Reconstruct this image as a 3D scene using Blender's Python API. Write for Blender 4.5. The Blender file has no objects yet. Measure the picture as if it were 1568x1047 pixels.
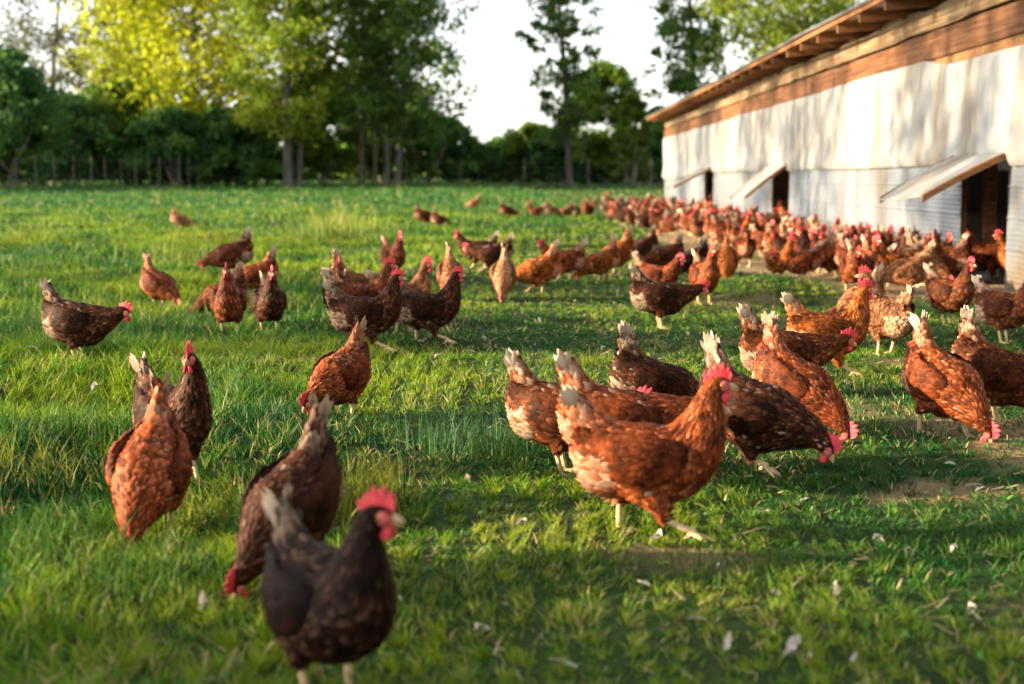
import bpy, math, random
import numpy as np
from mathutils import Vector, Matrix, Euler
random.seed(7)
rng = np.random.default_rng(7)
SC = bpy.context.scene
COL = SC.collection
R = math.radians

# ------------------------------------------------------------------ camera
CAM_H = 0.88
cd = bpy.data.cameras.new('camera')
cam = bpy.data.objects.new('camera', cd)
COL.objects.link(cam)
cd.lens = 50; cd.sensor_width = 36
cd.clip_start = 0.1; cd.clip_end = 3000
cam.location = (0, 0, CAM_H)
cam.rotation_euler = (R(90 - 6.64), 0, R(0.95))
cd.dof.use_dof = True
cd.dof.focus_distance = 5.3
cd.dof.aperture_fstop = 2.7
SC.camera = cam
CAM_R = Euler(cam.rotation_euler).to_matrix()

# ------------------------------------------------------------------ light
SUN_EL, SUN_AZ = R(13), R(265)          # azimuth from +Y clockwise: the sun stands left of the picture
w = bpy.data.worlds.new('World'); SC.world = w; w.use_nodes = True
nt = w.node_tree
bg = nt.nodes['Background']
sky = nt.nodes.new('ShaderNodeTexSky'); sky.sky_type = 'NISHITA'; sky.sun_disc = False
sky.sun_elevation = SUN_EL; sky.sun_rotation = SUN_AZ
sky.air_density = 1.0; sky.dust_density = 1.2; sky.ozone_density = 1.0
hsv = nt.nodes.new('ShaderNodeHueSaturation'); hsv.inputs['Saturation'].default_value = 0.22; hsv.inputs['Value'].default_value = 0.80
nt.links.new(sky.outputs[0], hsv.inputs['Color'])
nt.links.new(hsv.outputs[0], bg.inputs['Color'])
bg.inputs['Strength'].default_value = 0.15
sd = bpy.data.lights.new('sun', 'SUN'); sd.energy = 4.6; sd.angle = R(0.5); sd.color = (1.0, 0.80, 0.50)
sun = bpy.data.objects.new('sun', sd); COL.objects.link(sun)
SUND = Vector((math.sin(SUN_AZ) * math.cos(SUN_EL), math.cos(SUN_AZ) * math.cos(SUN_EL), math.sin(SUN_EL)))
sun.rotation_euler = SUND.to_track_quat('Z', 'Y').to_euler()
SC.view_settings.view_transform = 'Standard'; SC.view_settings.look = 'None'
SC.view_settings.gamma = 1.0; SC.view_settings.exposure = 2.0
SC.cycles.max_bounces = 6; SC.cycles.diffuse_bounces = 3; SC.cycles.transparent_max_bounces = 8
SC.cycles.use_denoising = True

# ------------------------------------------------------------------ noise and terrain
def _hash(ix, iy, s):
    h = (ix.astype(np.int64) * 374761393 + iy.astype(np.int64) * 668265263 + s * 1442695041) & 0xffffffff
    h = ((h ^ (h >> 13)) * 1274126177) & 0xffffffff
    return ((h ^ (h >> 16)) & 0xffff) / 65535.0
def vn(x, y, sc, s=0):
    x = np.asarray(x, float) / sc; y = np.asarray(y, float) / sc
    ix = np.floor(x); iy = np.floor(y); fx = x - ix; fy = y - iy
    fx = fx * fx * (3 - 2 * fx); fy = fy * fy * (3 - 2 * fy)
    a = _hash(ix, iy, s); b = _hash(ix + 1, iy, s); c = _hash(ix, iy + 1, s); d = _hash(ix + 1, iy + 1, s)
    return (a * (1 - fx) + b * fx) * (1 - fy) + (c * (1 - fx) + d * fx) * fy
def ss(a, b, x):
    t = np.clip((np.asarray(x, float) - a) / (b - a), 0, 1); return t * t * (3 - 2 * t)
WALLX = 3.6
def leftness(x, y):      # 1 in the long grass of the left, 0 on the grazed turf
    xb = -0.25 - 0.05 * y + 1.2 * ss(12, 30, y) * 3
    return ss(0.5, -1.3, np.asarray(x) - xb + (vn(x, y, 1.3, 5) - 0.5) * 1.2) * np.ones_like(np.asarray(x, float))
def dirtness(x, y):
    x = np.asarray(x, float); y = np.asarray(y, float)
    edge = 2.05 + 0.25 * ss(12, 9.5, y) - 0.022 * (y - 12) + (vn(x, y, 0.9, 11) - 0.5) * 0.9 + (vn(x, y, 0.25, 12) - 0.5) * 0.35
    m = ss(-0.15, 0.2, x - edge) * ss(9.6, 10.6, y + (vn(x, y, 0.7, 13) - .5) * 0.8) * ss(42, 34, y)
    p = ss(0.66, 0.80, vn(x, y, 0.55, 14)) * ss(0.5, 1.5, x) * 0.7 * ss(30, 20, y)
    for (ex, ey, rx_, ry_, k_) in ((.34, 3.25, .16, .07, 1.0), (1.27, 4.0, .30, .10, 1.0), (1.68, 8.7, .35, .22, .9), (1.45, 10.3, .4, .2, .8), (.75, 5.7, .3, .25, .6), (-.55, 9.2, .5, .3, .5), (2.3, 6.6, .3, .15, .8), (.1, 6.9, .4, .3, .5)):
        p = np.maximum(p, .7 * k_ * ss(1.25, .55, np.sqrt(((x - ex) / rx_) ** 2 + ((y - ey) / ry_) ** 2) + (vn(x, y, .09, 15) - .5) * 1.3))
    return np.clip(np.maximum(m, p), 0, 1)
def terr(x, y):
    x = np.asarray(x, float); y = np.asarray(y, float)
    z = 0.40 * ss(25, 85, y)
    lf = leftness(x, y)
    z = z + (vn(x, y, 0.9, 1) - .5) * (0.06 + 0.05 * lf) + (vn(x, y, 0.35, 2) - .5) * (0.035 + 0.02 * lf)
    z = z + (vn(x, y, 4.0, 3) - .5) * 0.06 * ss(3, 9, y)
    z = z + 0.09 * np.exp(-((x - 1.75) / 0.75) ** 2 - ((y - 11.0) / 0.55) ** 2)
    z = z - 0.05 * np.exp(-((x - 1.9) / 0.9) ** 2 - ((y - 9.6) / 0.5) ** 2)
    return z
def ray(px, py):
    return CAM_R @ Vector(((px - 784) / 2177.8, -(py - 523.5) / 2177.8, -1))
def P(px, py, dz=0.0):
    d = ray(px, py); z = 0.0; p = None
    for _ in range(12):
        t = (z + dz - CAM_H) / d.z; p = Vector((d.x * t, d.y * t, z)); z = float(terr(p.x, p.y))
    p.z = z
    return p
def PY(px, py, Y):
    d = ray(px, py); t = Y / d.y; return Vector((d.x * t, Y, CAM_H + d.z * t))

# ------------------------------------------------------------------ helpers
def tag(o, label=None, cat=None, group=None, kind=None):
    if label: o['label'] = label
    if cat: o['category'] = cat
    if group: o['group'] = group
    if kind: o['kind'] = kind
    return o
def empty(name, loc=(0, 0, 0), rz=0):
    o = bpy.data.objects.new(name, None); COL.objects.link(o)
    o.empty_display_size = 0.1; o.location = loc; o.rotation_euler = (0, 0, rz)
    return o
class MB:
    def __init__(s): s.V = []; s.Q = []; s.T = []; s.n = 0; s.A = []; s.MQ = []; s.MT = []
    def add(s, V, Q=None, T=None, a=None, m=0):
        V = np.asarray(V, float).reshape(-1, 3)
        if Q is not None and len(Q): s.Q.append(np.asarray(Q, int).reshape(-1, 4) + s.n); s.MQ.append(np.full(len(s.Q[-1]), m))
        if T is not None and len(T): s.T.append(np.asarray(T, int).reshape(-1, 3) + s.n); s.MT.append(np.full(len(s.T[-1]), m))
        s.V.append(V); s.n += len(V)
        if a is None: a = np.tile([1.0, 0, 0, 1], (len(V), 1))
        a = np.asarray(a, float)
        if a.ndim == 1: a = np.tile(a, (len(V), 1))
        s.A.append(a)
        return s
    def box(s, lo, hi, a=None, m=0):
        x0, y0, z0 = lo; x1, y1, z1 = hi
        V = [(x0,y0,z0),(x1,y0,z0),(x1,y1,z0),(x0,y1,z0),(x0,y0,z1),(x1,y0,z1),(x1,y1,z1),(x0,y1,z1)]
        return s.add(V, [(0,3,2,1),(4,5,6,7),(0,1,5,4),(1,2,6,5),(2,3,7,6),(3,0,4,7)], a=a, m=m)
    def mesh(s, name, mats, smooth=True, attr='tint'):
        V = np.concatenate(s.V); me = bpy.data.meshes.new(name)
        me.vertices.add(len(V)); me.vertices.foreach_set('co', V.astype(np.float32).ravel())
        Q = np.concatenate(s.Q) if s.Q else np.zeros((0, 4), int)
        T = np.concatenate(s.T) if s.T else np.zeros((0, 3), int)
        li = np.concatenate([Q.ravel(), T.ravel()]).astype(np.int32)
        me.loops.add(len(li)); me.loops.foreach_set('vertex_index', li)
        npoly = len(Q) + len(T); me.polygons.add(npoly)
        st = np.concatenate([np.arange(len(Q)) * 4, len(Q) * 4 + np.arange(len(T)) * 3]).astype(np.int32)
        me.polygons.foreach_set('loop_start', st)
        mi = np.concatenate(s.MQ + s.MT) if (s.MQ or s.MT) else np.zeros(npoly)
        if not isinstance(mats, (list, tuple)): mats = [mats]
        for m in mats: me.materials.append(m)
        me.polygons.foreach_set('material_index', mi.astype(np.int32))
        me.polygons.foreach_set('use_smooth', np.full(npoly, smooth, dtype=bool))
        if attr:
            at = me.attributes.new(attr, 'FLOAT_COLOR', 'POINT')
            at.data.foreach_set('color', np.concatenate(s.A).astype(np.float32).ravel())
        me.update(calc_edges=True); me.validate()
        return me
    def build(s, name, mats, parent=None, smooth=True, attr='tint'):
        o = bpy.data.objects.new(name, s.mesh(name, mats, smooth, attr)); COL.objects.link(o)
        if parent: o.parent = parent
        return o
def catmull(C, m):
    C = np.asarray(C, float); n = len(C)
    Pp = np.vstack([2 * C[0] - C[1], C, 2 * C[-1] - C[-2]])
    t = np.linspace(0, n - 1 - 1e-9, m); i = t.astype(int); f = (t - i)[:, None]
    p0, p1, p2, p3 = Pp[i], Pp[i + 1], Pp[i + 2], Pp[i + 3]
    return 0.5 * ((2 * p1) + (-p0 + p2) * f + (2 * p0 - 5 * p1 + 4 * p2 - p3) * f ** 2 + (-p0 + 3 * p1 - 3 * p2 + p3) * f ** 3)
def loft(mb, C, m=24, k=16, a=None, ref=(0, 1, 0), mat=0, cap=True):
    """C rows: x y z half_height half_width"""
    S = catmull(C, m); p = S[:, :3]; rh = np.maximum(S[:, 3], 1e-4); rw = np.maximum(S[:, 4], 1e-4)
    T = np.gradient(p, axis=0); T /= np.linalg.norm(T, axis=1)[:, None] + 1e-9
    ref = np.asarray(ref, float)
    Sd = ref - T * (T @ ref)[:, None]; Sd /= np.linalg.norm(Sd, axis=1)[:, None] + 1e-9
    U = np.cross(T, Sd)
    th = np.linspace(0, 2 * np.pi, k, endpoint=False)
    V = p[:, None] + Sd[:, None] * (np.cos(th)[None, :, None] * rw[:, None, None]) + U[:, None] * (np.sin(th)[None, :, None] * rh[:, None, None])
    V = V.reshape(-1, 3)
    i = np.arange(m - 1)[:, None] * k; j = np.arange(k)[None, :]; j2 = (j + 1) % k
    Q = np.stack([i + j, i + j2, i + k + j2, i + k + j], -1).reshape(-1, 4)
    Tt = []
    if cap:
        V = np.vstack([V, p[0], p[-1]]); c0 = m * k; c1 = c0 + 1
        Tt = [(c0, (q + 1) % k, q) for q in range(k)] + [(c1, (m - 1) * k + q, (m - 1) * k + (q + 1) % k) for q in range(k)]
    mb.add(V, Q, Tt, a=a, m=mat)
    return p, T
def ball(mb, c, r, k=10, a=None, m=0):
    r = np.ones(3) * r; th = np.linspace(0, np.pi, k // 2 + 1)[1:-1]; ph = np.linspace(0, 2 * np.pi, k, endpoint=False)
    V = [(0, 0, 1)] + [(math.sin(t) * math.cos(f), math.sin(t) * math.sin(f), math.cos(t)) for t in th for f in ph] + [(0, 0, -1)]
    n = len(th); Q = []; T = []
    for i in range(n - 1):
        for j in range(k): Q.append((1 + i * k + j, 1 + (i + 1) * k + j, 1 + (i + 1) * k + (j + 1) % k, 1 + i * k + (j + 1) % k))
    for j in range(k):
        T.append((0, 1 + j, 1 + (j + 1) % k)); T.append((len(V) - 1, 1 + (n - 1) * k + (j + 1) % k, 1 + (n - 1) * k + j))
    mb.add(np.array(V) * r + np.asarray(c), Q, T, a=a, m=m)

# ------------------------------------------------------------------ materials
def mat(name, base=(.5, .5, .5), rough=.7, build=None, spec=0.3, bump=None, metal=0, trans=0):
    m = bpy.data.materials.new(name); m.use_nodes = True
    t = m.node_tree; b = t.nodes['Principled BSDF']
    b.inputs['Base Color'].default_value = (*base, 1); b.inputs['Roughness'].default_value = rough
    b.inputs['Specular IOR Level'].default_value = spec; b.inputs['Metallic'].default_value = metal
    if build: build(t, b)
    if bump:
        sc, st, dist = bump
        n = t.nodes.new('ShaderNodeTexNoise'); n.inputs['Scale'].default_value = sc; n.inputs['Detail'].default_value = 5
        tc = t.nodes.new('ShaderNodeTexCoord'); t.links.new(tc.outputs['Object'], n.inputs['Vector'])
        bp = t.nodes.new('ShaderNodeBump'); bp.inputs['Strength'].default_value = st; bp.inputs['Distance'].default_value = dist
        t.links.new(n.outputs['Fac'], bp.inputs['Height']); t.links.new(bp.outputs[0], b.inputs['Normal'])
    if trans:
        out = t.nodes['Material Output']; tr = t.nodes.new('ShaderNodeBsdfTranslucent'); mx = t.nodes.new('ShaderNodeMixShader')
        src = b.inputs['Base Color'].links[0].from_socket if b.inputs['Base Color'].links else None
        if src: t.links.new(src, tr.inputs['Color'])
        else: tr.inputs['Color'].default_value = (*base, 1)
        mx.inputs[0].default_value = trans
        t.links.new(b.outputs[0], mx.inputs[1]); t.links.new(tr.outputs[0], mx.inputs[2]); t.links.new(mx.outputs[0], out.inputs[0])
    return m
def N(t, ty, **kw):
    n = t.nodes.new(ty)
    for k, v in kw.items():
        if k in n.inputs: n.inputs[k].default_value = v
        else: setattr(n, k, v)
    return n
def ramp(t, stops, src):
    r = t.nodes.new('ShaderNodeValToRGB'); e = r.color_ramp.elements
    while len(e) < len(stops): e.new(0.5)
    for i, (p, c) in enumerate(stops): e[i].position = p; e[i].color = (*c, 1)
    t.links.new(src, r.inputs[0]); return r.outputs[0]
def noise_c(scale, stops, detail=6, stretch=(1, 1, 1), coord='Object'):
    def f(t, b):
        tc = t.nodes.new('ShaderNodeTexCoord'); mp = t.nodes.new('ShaderNodeMapping'); mp.inputs['Scale'].default_value = stretch
        n = N(t, 'ShaderNodeTexNoise', Scale=scale, Detail=detail)
        t.links.new(tc.outputs[coord], mp.inputs[0]); t.links.new(mp.outputs[0], n.inputs['Vector'])
        t.links.new(ramp(t, stops, n.outputs['Fac']), b.inputs['Base Color'])
    return f
def vcol(attr='tint'):
    def f(t, b):
        a = N(t, 'ShaderNodeAttribute', attribute_name=attr); t.links.new(a.outputs['Color'], b.inputs['Base Color'])
    return f
def wood(c0, c1, c2, sc=3.0, st=(1, .12, 1.6)):
    def f(t, b):
        tc = t.nodes.new('ShaderNodeTexCoord'); mp = t.nodes.new('ShaderNodeMapping'); mp.inputs['Scale'].default_value = (st[0] * 2, st[1] * 2, st[2] * 6)
        n = N(t, 'ShaderNodeTexNoise', Scale=sc, Detail=9.0, Roughness=.7); t.links.new(tc.outputs['Object'], mp.inputs[0]); t.links.new(mp.outputs[0], n.inputs['Vector'])
        n2 = N(t, 'ShaderNodeTexNoise', Scale=1.1, Detail=6.0, Roughness=.7); t.links.new(tc.outputs['Object'], n2.inputs['Vector'])
        c = ramp(t, [(.3, c0), (.5, c1), (.7, c2)], n.outputs['Fac'])
        oi = N(t, 'ShaderNodeObjectInfo'); ad = t.nodes.new('ShaderNodeMath'); ad.operation = 'ADD'; t.links.new(oi.outputs['Random'], ad.inputs[0]); t.links.new(n2.outputs['Fac'], ad.inputs[1])
        mr = N(t, 'ShaderNodeMapRange'); mr.inputs['From Min'].default_value = .3; mr.inputs['From Max'].default_value = 1.5; mr.inputs['To Min'].default_value = .55; mr.inputs['To Max'].default_value = 1.35
        t.links.new(ad.outputs[0], mr.inputs['Value']); v = t.nodes.new('ShaderNodeVectorMath'); v.operation = 'SCALE'
        t.links.new(c, v.inputs[0]); t.links.new(mr.outputs[0], v.inputs['Scale']); t.links.new(v.outputs[0], b.inputs['Base Color'])
    return f

def feather_build(t, b):
    oi = N(t, 'ShaderNodeObjectInfo'); a = N(t, 'ShaderNodeAttribute', attribute_name='tint')
    sp = t.nodes.new('ShaderNodeSeparateColor'); t.links.new(a.outputs['Color'], sp.inputs[0])
    vm = t.nodes.new('ShaderNodeVectorMath'); vm.operation = 'SCALE'
    t.links.new(oi.outputs['Color'], vm.inputs[0]); t.links.new(sp.outputs[0], vm.inputs['Scale'])
    # fine barb variation
    tc = t.nodes.new('ShaderNodeTexCoord'); n = N(t, 'ShaderNodeTexNoise', Scale=55.0, Detail=3.0)
    t.links.new(tc.outputs['Object'], n.inputs['Vector'])
    mr = N(t, 'ShaderNodeMapRange'); mr.inputs['From Min'].default_value = .3; mr.inputs['From Max'].default_value = .7
    mr.inputs['To Min'].default_value = .72; mr.inputs['To Max'].default_value = 1.28
    t.links.new(n.outputs['Fac'], mr.inputs['Value'])
    nb = N(t, 'ShaderNodeTexNoise', Scale=17.0, Detail=4.0, Roughness=.65); t.links.new(tc.outputs['Object'], nb.inputs['Vector'])
    mb_ = N(t, 'ShaderNodeMapRange'); mb_.inputs['From Min'].default_value = .32; mb_.inputs['From Max'].default_value = .68
    mb_.inputs['To Min'].default_value = .3; mb_.inputs['To Max'].default_value = 1.8
    t.links.new(nb.outputs['Fac'], mb_.inputs['Value'])
    mm = t.nodes.new('ShaderNodeMath'); mm.operation = 'MULTIPLY'
    t.links.new(mr.outputs[0], mm.inputs[0]); t.links.new(mb_.outputs[0], mm.inputs[1])
    v2 = t.nodes.new('ShaderNodeVectorMath'); v2.operation = 'SCALE'
    t.links.new(vm.outputs[0], v2.inputs[0]); t.links.new(mm.outputs[0], v2.inputs['Scale'])
    mx = t.nodes.new('ShaderNodeMix'); mx.data_type = 'RGBA'
    mx.inputs[7].default_value = (.66, .52, .38, 1)
    lt = t.nodes.new('ShaderNodeVectorMath'); lt.operation = 'MULTIPLY_ADD'; lt.inputs[1].default_value = (2.4, 2.4, 2.4); lt.inputs[2].default_value = (.11, .075, .045)
    t.links.new(v2.outputs[0], lt.inputs[0])
    m0 = t.nodes.new('ShaderNodeMix'); m0.data_type = 'RGBA'; t.links.new(sp.outputs[1], m0.inputs[0]); t.links.new(v2.outputs[0], m0.inputs[6]); t.links.new(lt.outputs[0], m0.inputs[7])
    t.links.new(m0.outputs[2], mx.inputs[6])
    # pale share: fixed speckle (g) plus tail tips (b) times the hen's own paleness (alpha)
    mu = t.nodes.new('ShaderNodeMath'); mu.operation = 'MULTIPLY'; mu.use_clamp = True
    t.links.new(sp.outputs[2], mu.inputs[0]); t.links.new(oi.outputs['Alpha'], mu.inputs[1])
    t.links.new(mu.outputs[0], mx.inputs[0]); t.links.new(mx.outputs[2], b.inputs['Base Color'])
    b.inputs['Sheen Weight'].default_value = 0.0
M = {}
M['feather'] = mat('plumage', rough=.6, spec=.08, build=feather_build)
M['red'] = mat('red_skin', (.62, .035, .045), .5, spec=.4, bump=(260, .5, .004), build=noise_c(90, [(.3, (.5, .02, .035)), (.7, (.72, .06, .07))]))
M['face'] = mat('face_skin', (.55, .09, .09), .6, bump=(300, .5, .003), build=noise_c(120, [(.3, (.42, .04, .045)), (.7, (.62, .17, .15))]))
M['beak'] = mat('horn', (.55, .36, .17), .4, build=noise_c(60, [(.3, (.42, .25, .12)), (.7, (.65, .47, .26))]))
M['leg'] = mat('leg_scales', (.62, .45, .22), .55, bump=(220, .6, .003), build=noise_c(70, [(.3, (.45, .30, .14)), (.7, (.72, .56, .32))], stretch=(1, 1, 2)))
M['iris'] = mat('iris', (.55, .2, .03), .15, spec=.8)
M['pupil'] = mat('pupil', (.01, .008, .006), .08, spec=.9)
M['grass'] = mat('grass_blade', rough=.55, spec=.25, build=vcol(), trans=.42)
M['leaf'] = mat('leaf', rough=.6, spec=.2, build=vcol(), trans=.58)
M['bark'] = mat('bark', rough=.9, spec=.1, bump=(14, .8, .05), build=noise_c(5, [(.3, (.09, .075, .06)), (.7, (.26, .23, .19))], stretch=(1, 1, .25)))
M['greybark'] = mat('pale_bark', rough=.9, spec=.1, bump=(14, .8, .05), build=noise_c(5, [(.3, (.06, .055, .045)), (.7, (.15, .14, .12))], stretch=(1, 1, .25)))
M['rafter'] = mat('rafter_wood', rough=.75, bump=(20, .4, .01), build=wood((.12, .045, .015), (.21, .09, .03), (.31, .15, .06), 4, (.3, 1, 1.5)))
M['plank'] = mat('rusty_plank', rough=.75, bump=(25, .5, .01), build=wood((.045, .017, .008), (.145, .056, .021), (.26, .125, .055), 3.8))
M['plank2'] = mat('weathered_plank', rough=.85, bump=(25, .6, .012), build=wood((.045, .028, .016), (.16, .10, .052), (.29, .22, .135), 3.6))
M['post'] = mat('old_post', rough=.9, bump=(30, .6, .01), build=wood((.04, .033, .025), (.07, .06, .045), (.12, .10, .08), 6, (1, 1, .2)))
M['wire'] = mat('galvanised_wire', (.4, .4, .4), .45, metal=.8)
def tarp_b(t, b):
    tc = t.nodes.new('ShaderNodeTexCoord'); mp = t.nodes.new('ShaderNodeMapping'); mp.inputs['Scale'].default_value = (1, 1.6, .45)
    n = N(t, 'ShaderNodeTexNoise', Scale=1.6, Detail=8.0, Roughness=.62)
    t.links.new(tc.outputs['Object'], mp.inputs[0]); t.links.new(mp.outputs[0], n.inputs['Vector'])
    t.links.new(ramp(t, [(.3, (.17, .13, .10)), (.43, (.27, .25, .23)), (.55, (.34, .34, .345)), (.8, (.385, .39, .40))], n.outputs['Fac']), b.inputs['Base Color'])
M['tarp'] = mat('plastic_sheet', rough=.45, spec=.4, build=tarp_b, bump=(3, .35, .04), trans=.18)
def siding_b(t, b):
    noise_c(1.3, [(.3, (.13, .118, .105)), (.45, (.175, .19, .215)), (.7, (.24, .265, .31))], 8, (1, 1.4, .5))(t, b)
    src = b.inputs['Base Color'].links[0].from_socket
    tc = t.nodes.new('ShaderNodeTexCoord'); sx = t.nodes.new('ShaderNodeSeparateXYZ'); t.links.new(tc.outputs['Object'], sx.inputs[0])
    n = N(t, 'ShaderNodeTexNoise', Scale=3.5, Detail=8.0, Roughness=.7); t.links.new(tc.outputs['Object'], n.inputs['Vector'])
    a = t.nodes.new('ShaderNodeMath'); a.operation = 'MULTIPLY_ADD'; a.inputs[1].default_value = .9; t.links.new(n.outputs['Fac'], a.inputs[0]); a.inputs[2].default_value = -.18
    q = t.nodes.new('ShaderNodeMath'); q.operation = 'SUBTRACT'; t.links.new(a.outputs[0], q.inputs[0]); t.links.new(sx.outputs[2], q.inputs[1])
    mr = N(t, 'ShaderNodeMapRange'); mr.inputs['From Min'].default_value = -.12; mr.inputs['From Max'].default_value = .2; mr.inputs['To Max'].default_value = .8; t.links.new(q.outputs[0], mr.inputs['Value'])
    mx = t.nodes.new('ShaderNodeMix'); mx.data_type = 'RGBA'; mx.inputs[7].default_value = (.16, .11, .07, 1)
    t.links.new(mr.outputs[0], mx.inputs[0]); t.links.new(src, mx.inputs[6]); t.links.new(mx.outputs[2], b.inputs['Base Color'])
M['siding'] = mat('ribbed_metal', rough=.42, spec=.5, metal=.15, bump=(5, .15, .01), build=siding_b)
M['roof'] = mat('corrugated_roof', rough=.5, spec=.5, metal=.3, build=noise_c(2.2, [(.3, (.36, .33, .31)), (.5, (.58, .56, .54)), (.75, (.70, .69, .68))], 8, (.4, 1.5, 1)))
M['pipe'] = mat('grey_plastic', (.20, .21, .24), .4, build=noise_c(20, [(.3, (.07, .075, .09)), (.7, (.13, .135, .155))]))
M['dark'] = mat('pipe_inside', (.02, .02, .02), .8)
M['white'] = mat('white_down', rough=.8, build=noise_c(40, [(.3, (.45, .38, .31)), (.7, (.74, .70, .65))]), trans=.25)
M['straw'] = mat('straw', rough=.7, build=vcol(), trans=.15)
M['net'] = mat('orange_netting', (.45, .16, .04), .7, build=noise_c(30, [(.3, (.14, .06, .02)), (.7, (.30, .15, .06))]))
def ground_b(t, b):
    a = N(t, 'ShaderNodeAttribute', attribute_name='tint')
    sp = t.nodes.new('ShaderNodeSeparateColor'); t.links.new(a.outputs['Color'], sp.inputs[0])
    tc = t.nodes.new('ShaderNodeTexCoord')
    n1 = N(t, 'ShaderNodeTexNoise', Scale=7.0, Detail=10.0, Roughness=.7); t.links.new(tc.outputs['Object'], n1.inputs['Vector'])
    n2 = N(t, 'ShaderNodeTexNoise', Scale=2.2, Detail=10.0, Roughness=.7); t.links.new(tc.outputs['Object'], n2.inputs['Vector'])
    turf = ramp(t, [(.25, (.010, .022, .006)), (.55, (.028, .055, .012)), (.8, (.10, .095, .035))], n1.outputs['Fac'])
    soil = ramp(t, [(.25, (.12, .075, .04)), (.5, (.27, .185, .105)), (.75, (.44, .34, .20))], n2.outputs['Fac'])
    mx = t.nodes.new('ShaderNodeMix'); mx.data_type = 'RGBA'
    t.links.new(sp.outputs[0], mx.inputs[0]); t.links.new(turf, mx.inputs[6]); t.links.new(soil, mx.inputs[7])
    t.links.new(mx.outputs[2], b.inputs['Base Color'])
M['ground'] = mat('pasture_soil', rough=.95, spec=.1, build=ground_b, bump=(26, .9, .03))

# ------------------------------------------------------------------ ground
def axis(fine0, fine1, st, lo, hi):
    a = list(np.arange(fine0, fine1, st)); s = st; x = a[-1]
    while x < hi: s *= 1.18; x += s; a.append(min(x, hi))
    s = st; x = fine0
    while x > lo: s *= 1.18; x -= s; a.insert(0, max(x, lo))
    return np.array(a)
gx = axis(-9, 4.4, .11, -700, 700); gy = axis(1.0, 26, .11, -300, 1500)
X, Yg = np.meshgrid(gx, gy)
Z = terr(X, Yg)
nx, ny = len(gx), len(gy)
i = np.arange(ny - 1)[:, None] * nx; j = np.arange(nx - 1)[None, :]
Q = np.stack([i + j, i + j + 1, i + nx + j + 1, i + nx + j], -1).reshape(-1, 4)
dm = dirtness(X, Yg).ravel()
g = MB(); g.add(np.stack([X, Yg, Z], -1).reshape(-1, 3), Q, a=np.stack([dm, dm, dm, np.ones_like(dm)], 1))
tag(g.build('ground', M['ground']), kind='structure')

# ------------------------------------------------------------------ barn
barn = tag(empty('poultry_barn', (WALLX, 21, 0)), 'long low poultry barn with white plastic sheeting, ribbed metal siding and orange timber eaves', 'barn')
BL0, BL1 = -3.0, 40.0; BW = 8.0
openings = [(1.4, 2.6), (10.95, 12.15), (20.4, 21.8), (29.1, 30.5)]
def bpart(mb, name, m, parent=None, smooth=True):
    o = mb.build(name, m, smooth=smooth)
    par = parent or barn
    o.parent = par
    loc = Vector((0, 0, 0)); q = par
    while q is not None: loc += q.location; q = q.parent
    o.location = -loc
    return o
def siding(mb, xw, y0, y1, z0=-.06, z1=1.04, sgn=-1):
    zs = np.arange(z0, z1, .008); ny_ = max(2, int((y1 - y0) / .35) + 1); ys = np.linspace(y0, y1, ny_)
    prof = .0017 * np.sin(zs * 2 * np.pi / .040)
    rib = np.exp(-(((zs + .02) % .235 - .118) / .009) ** 2) * .010
    off = sgn * (prof + rib)
    YY, ZZ = np.meshgrid(ys, zs)
    XX = xw + off[:, None] + (vn(YY, ZZ, .9, 21) - .5) * .004
    V = np.stack([XX, YY, ZZ], -1).reshape(-1, 3); a, b_ = len(ys), len(zs)
    i = np.arange(b_ - 1)[:, None] * a; j = np.arange(a - 1)[None, :]
    mb.add(V, np.stack([i + j, i + j + 1, i + a + j + 1, i + a + j], -1).reshape(-1, 4))
yy = BL0
for (a, b_) in openings + [(BL1, BL1)]:
    mb = MB(); siding(mb, WALLX, yy, a); bpart(mb, 'metal_siding', M['siding']); yy = b_
mb = MB(); siding(mb, WALLX + BW, BL0, BL1, sgn=1); bpart(mb, 'metal_siding', M['siding'])
def tarp(y0, y1, xw, sgn):
    ys = np.arange(y0, y1 + .01, .05); zs = np.linspace(0, 1, 28)
    YY, TT = np.meshgrid(ys, zs)
    sag = .10 * ss(13.5, 12.4, ys) * ss(9.0, 10.5, ys) + .02 * vn(ys, ys * 0, 1.4, 31)
    top = 1.945 - sag
    bot = .965 + .012 * np.sin(ys * 1.1) + .03 * (vn(ys, ys * 0, 2.2, 32) - .5) - .14 * ss(30.5, 36, ys)
    for (a, b_) in openings: bot = np.where((ys > a - .15) & (ys < b_ + .15), 1.035, bot)
    ZZ = bot[None] + (top - bot)[None] * TT
    fold = (vn(YY, ZZ * .25, .42, 33) - .5) * .028 + (vn(YY, ZZ * .6, 1.6, 34) - .5) * .10 + (vn(YY + ZZ * .3, ZZ * .5, .12, 36) - .5) * .014
    env = np.sin(np.clip(TT, 0, 1) * np.pi) ** .5 * .8 + .2
    XX = xw + sgn * (.035 + np.abs(fold) * env + .05 * env * ss(.3, .0, TT))
    V = np.stack([XX, YY, ZZ], -1).reshape(-1, 3); a, b_ = len(ys), len(zs)
    i = np.arange(b_ - 1)[:, None] * a; j = np.arange(a - 1)[None, :]
    m_ = MB(); m_.add(V, np.stack([i + j, i + j + 1, i + a + j + 1, i + a + j], -1).reshape(-1, 4)); return m_
bpart(tarp(BL0, BL1 + .1, WALLX, -1), 'plastic_sheet', M['tarp'])
bpart(tarp(BL0, BL1, WALLX + BW, 1), 'plastic_sheet', M['tarp'])
# netting showing where the sheet sags
mb = MB(); mb.box((WALLX - .006, BL0, 1.78), (WALLX - .001, BL1, 1.96)); bpart(mb, 'netting', M['net'], smooth=False)
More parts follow.
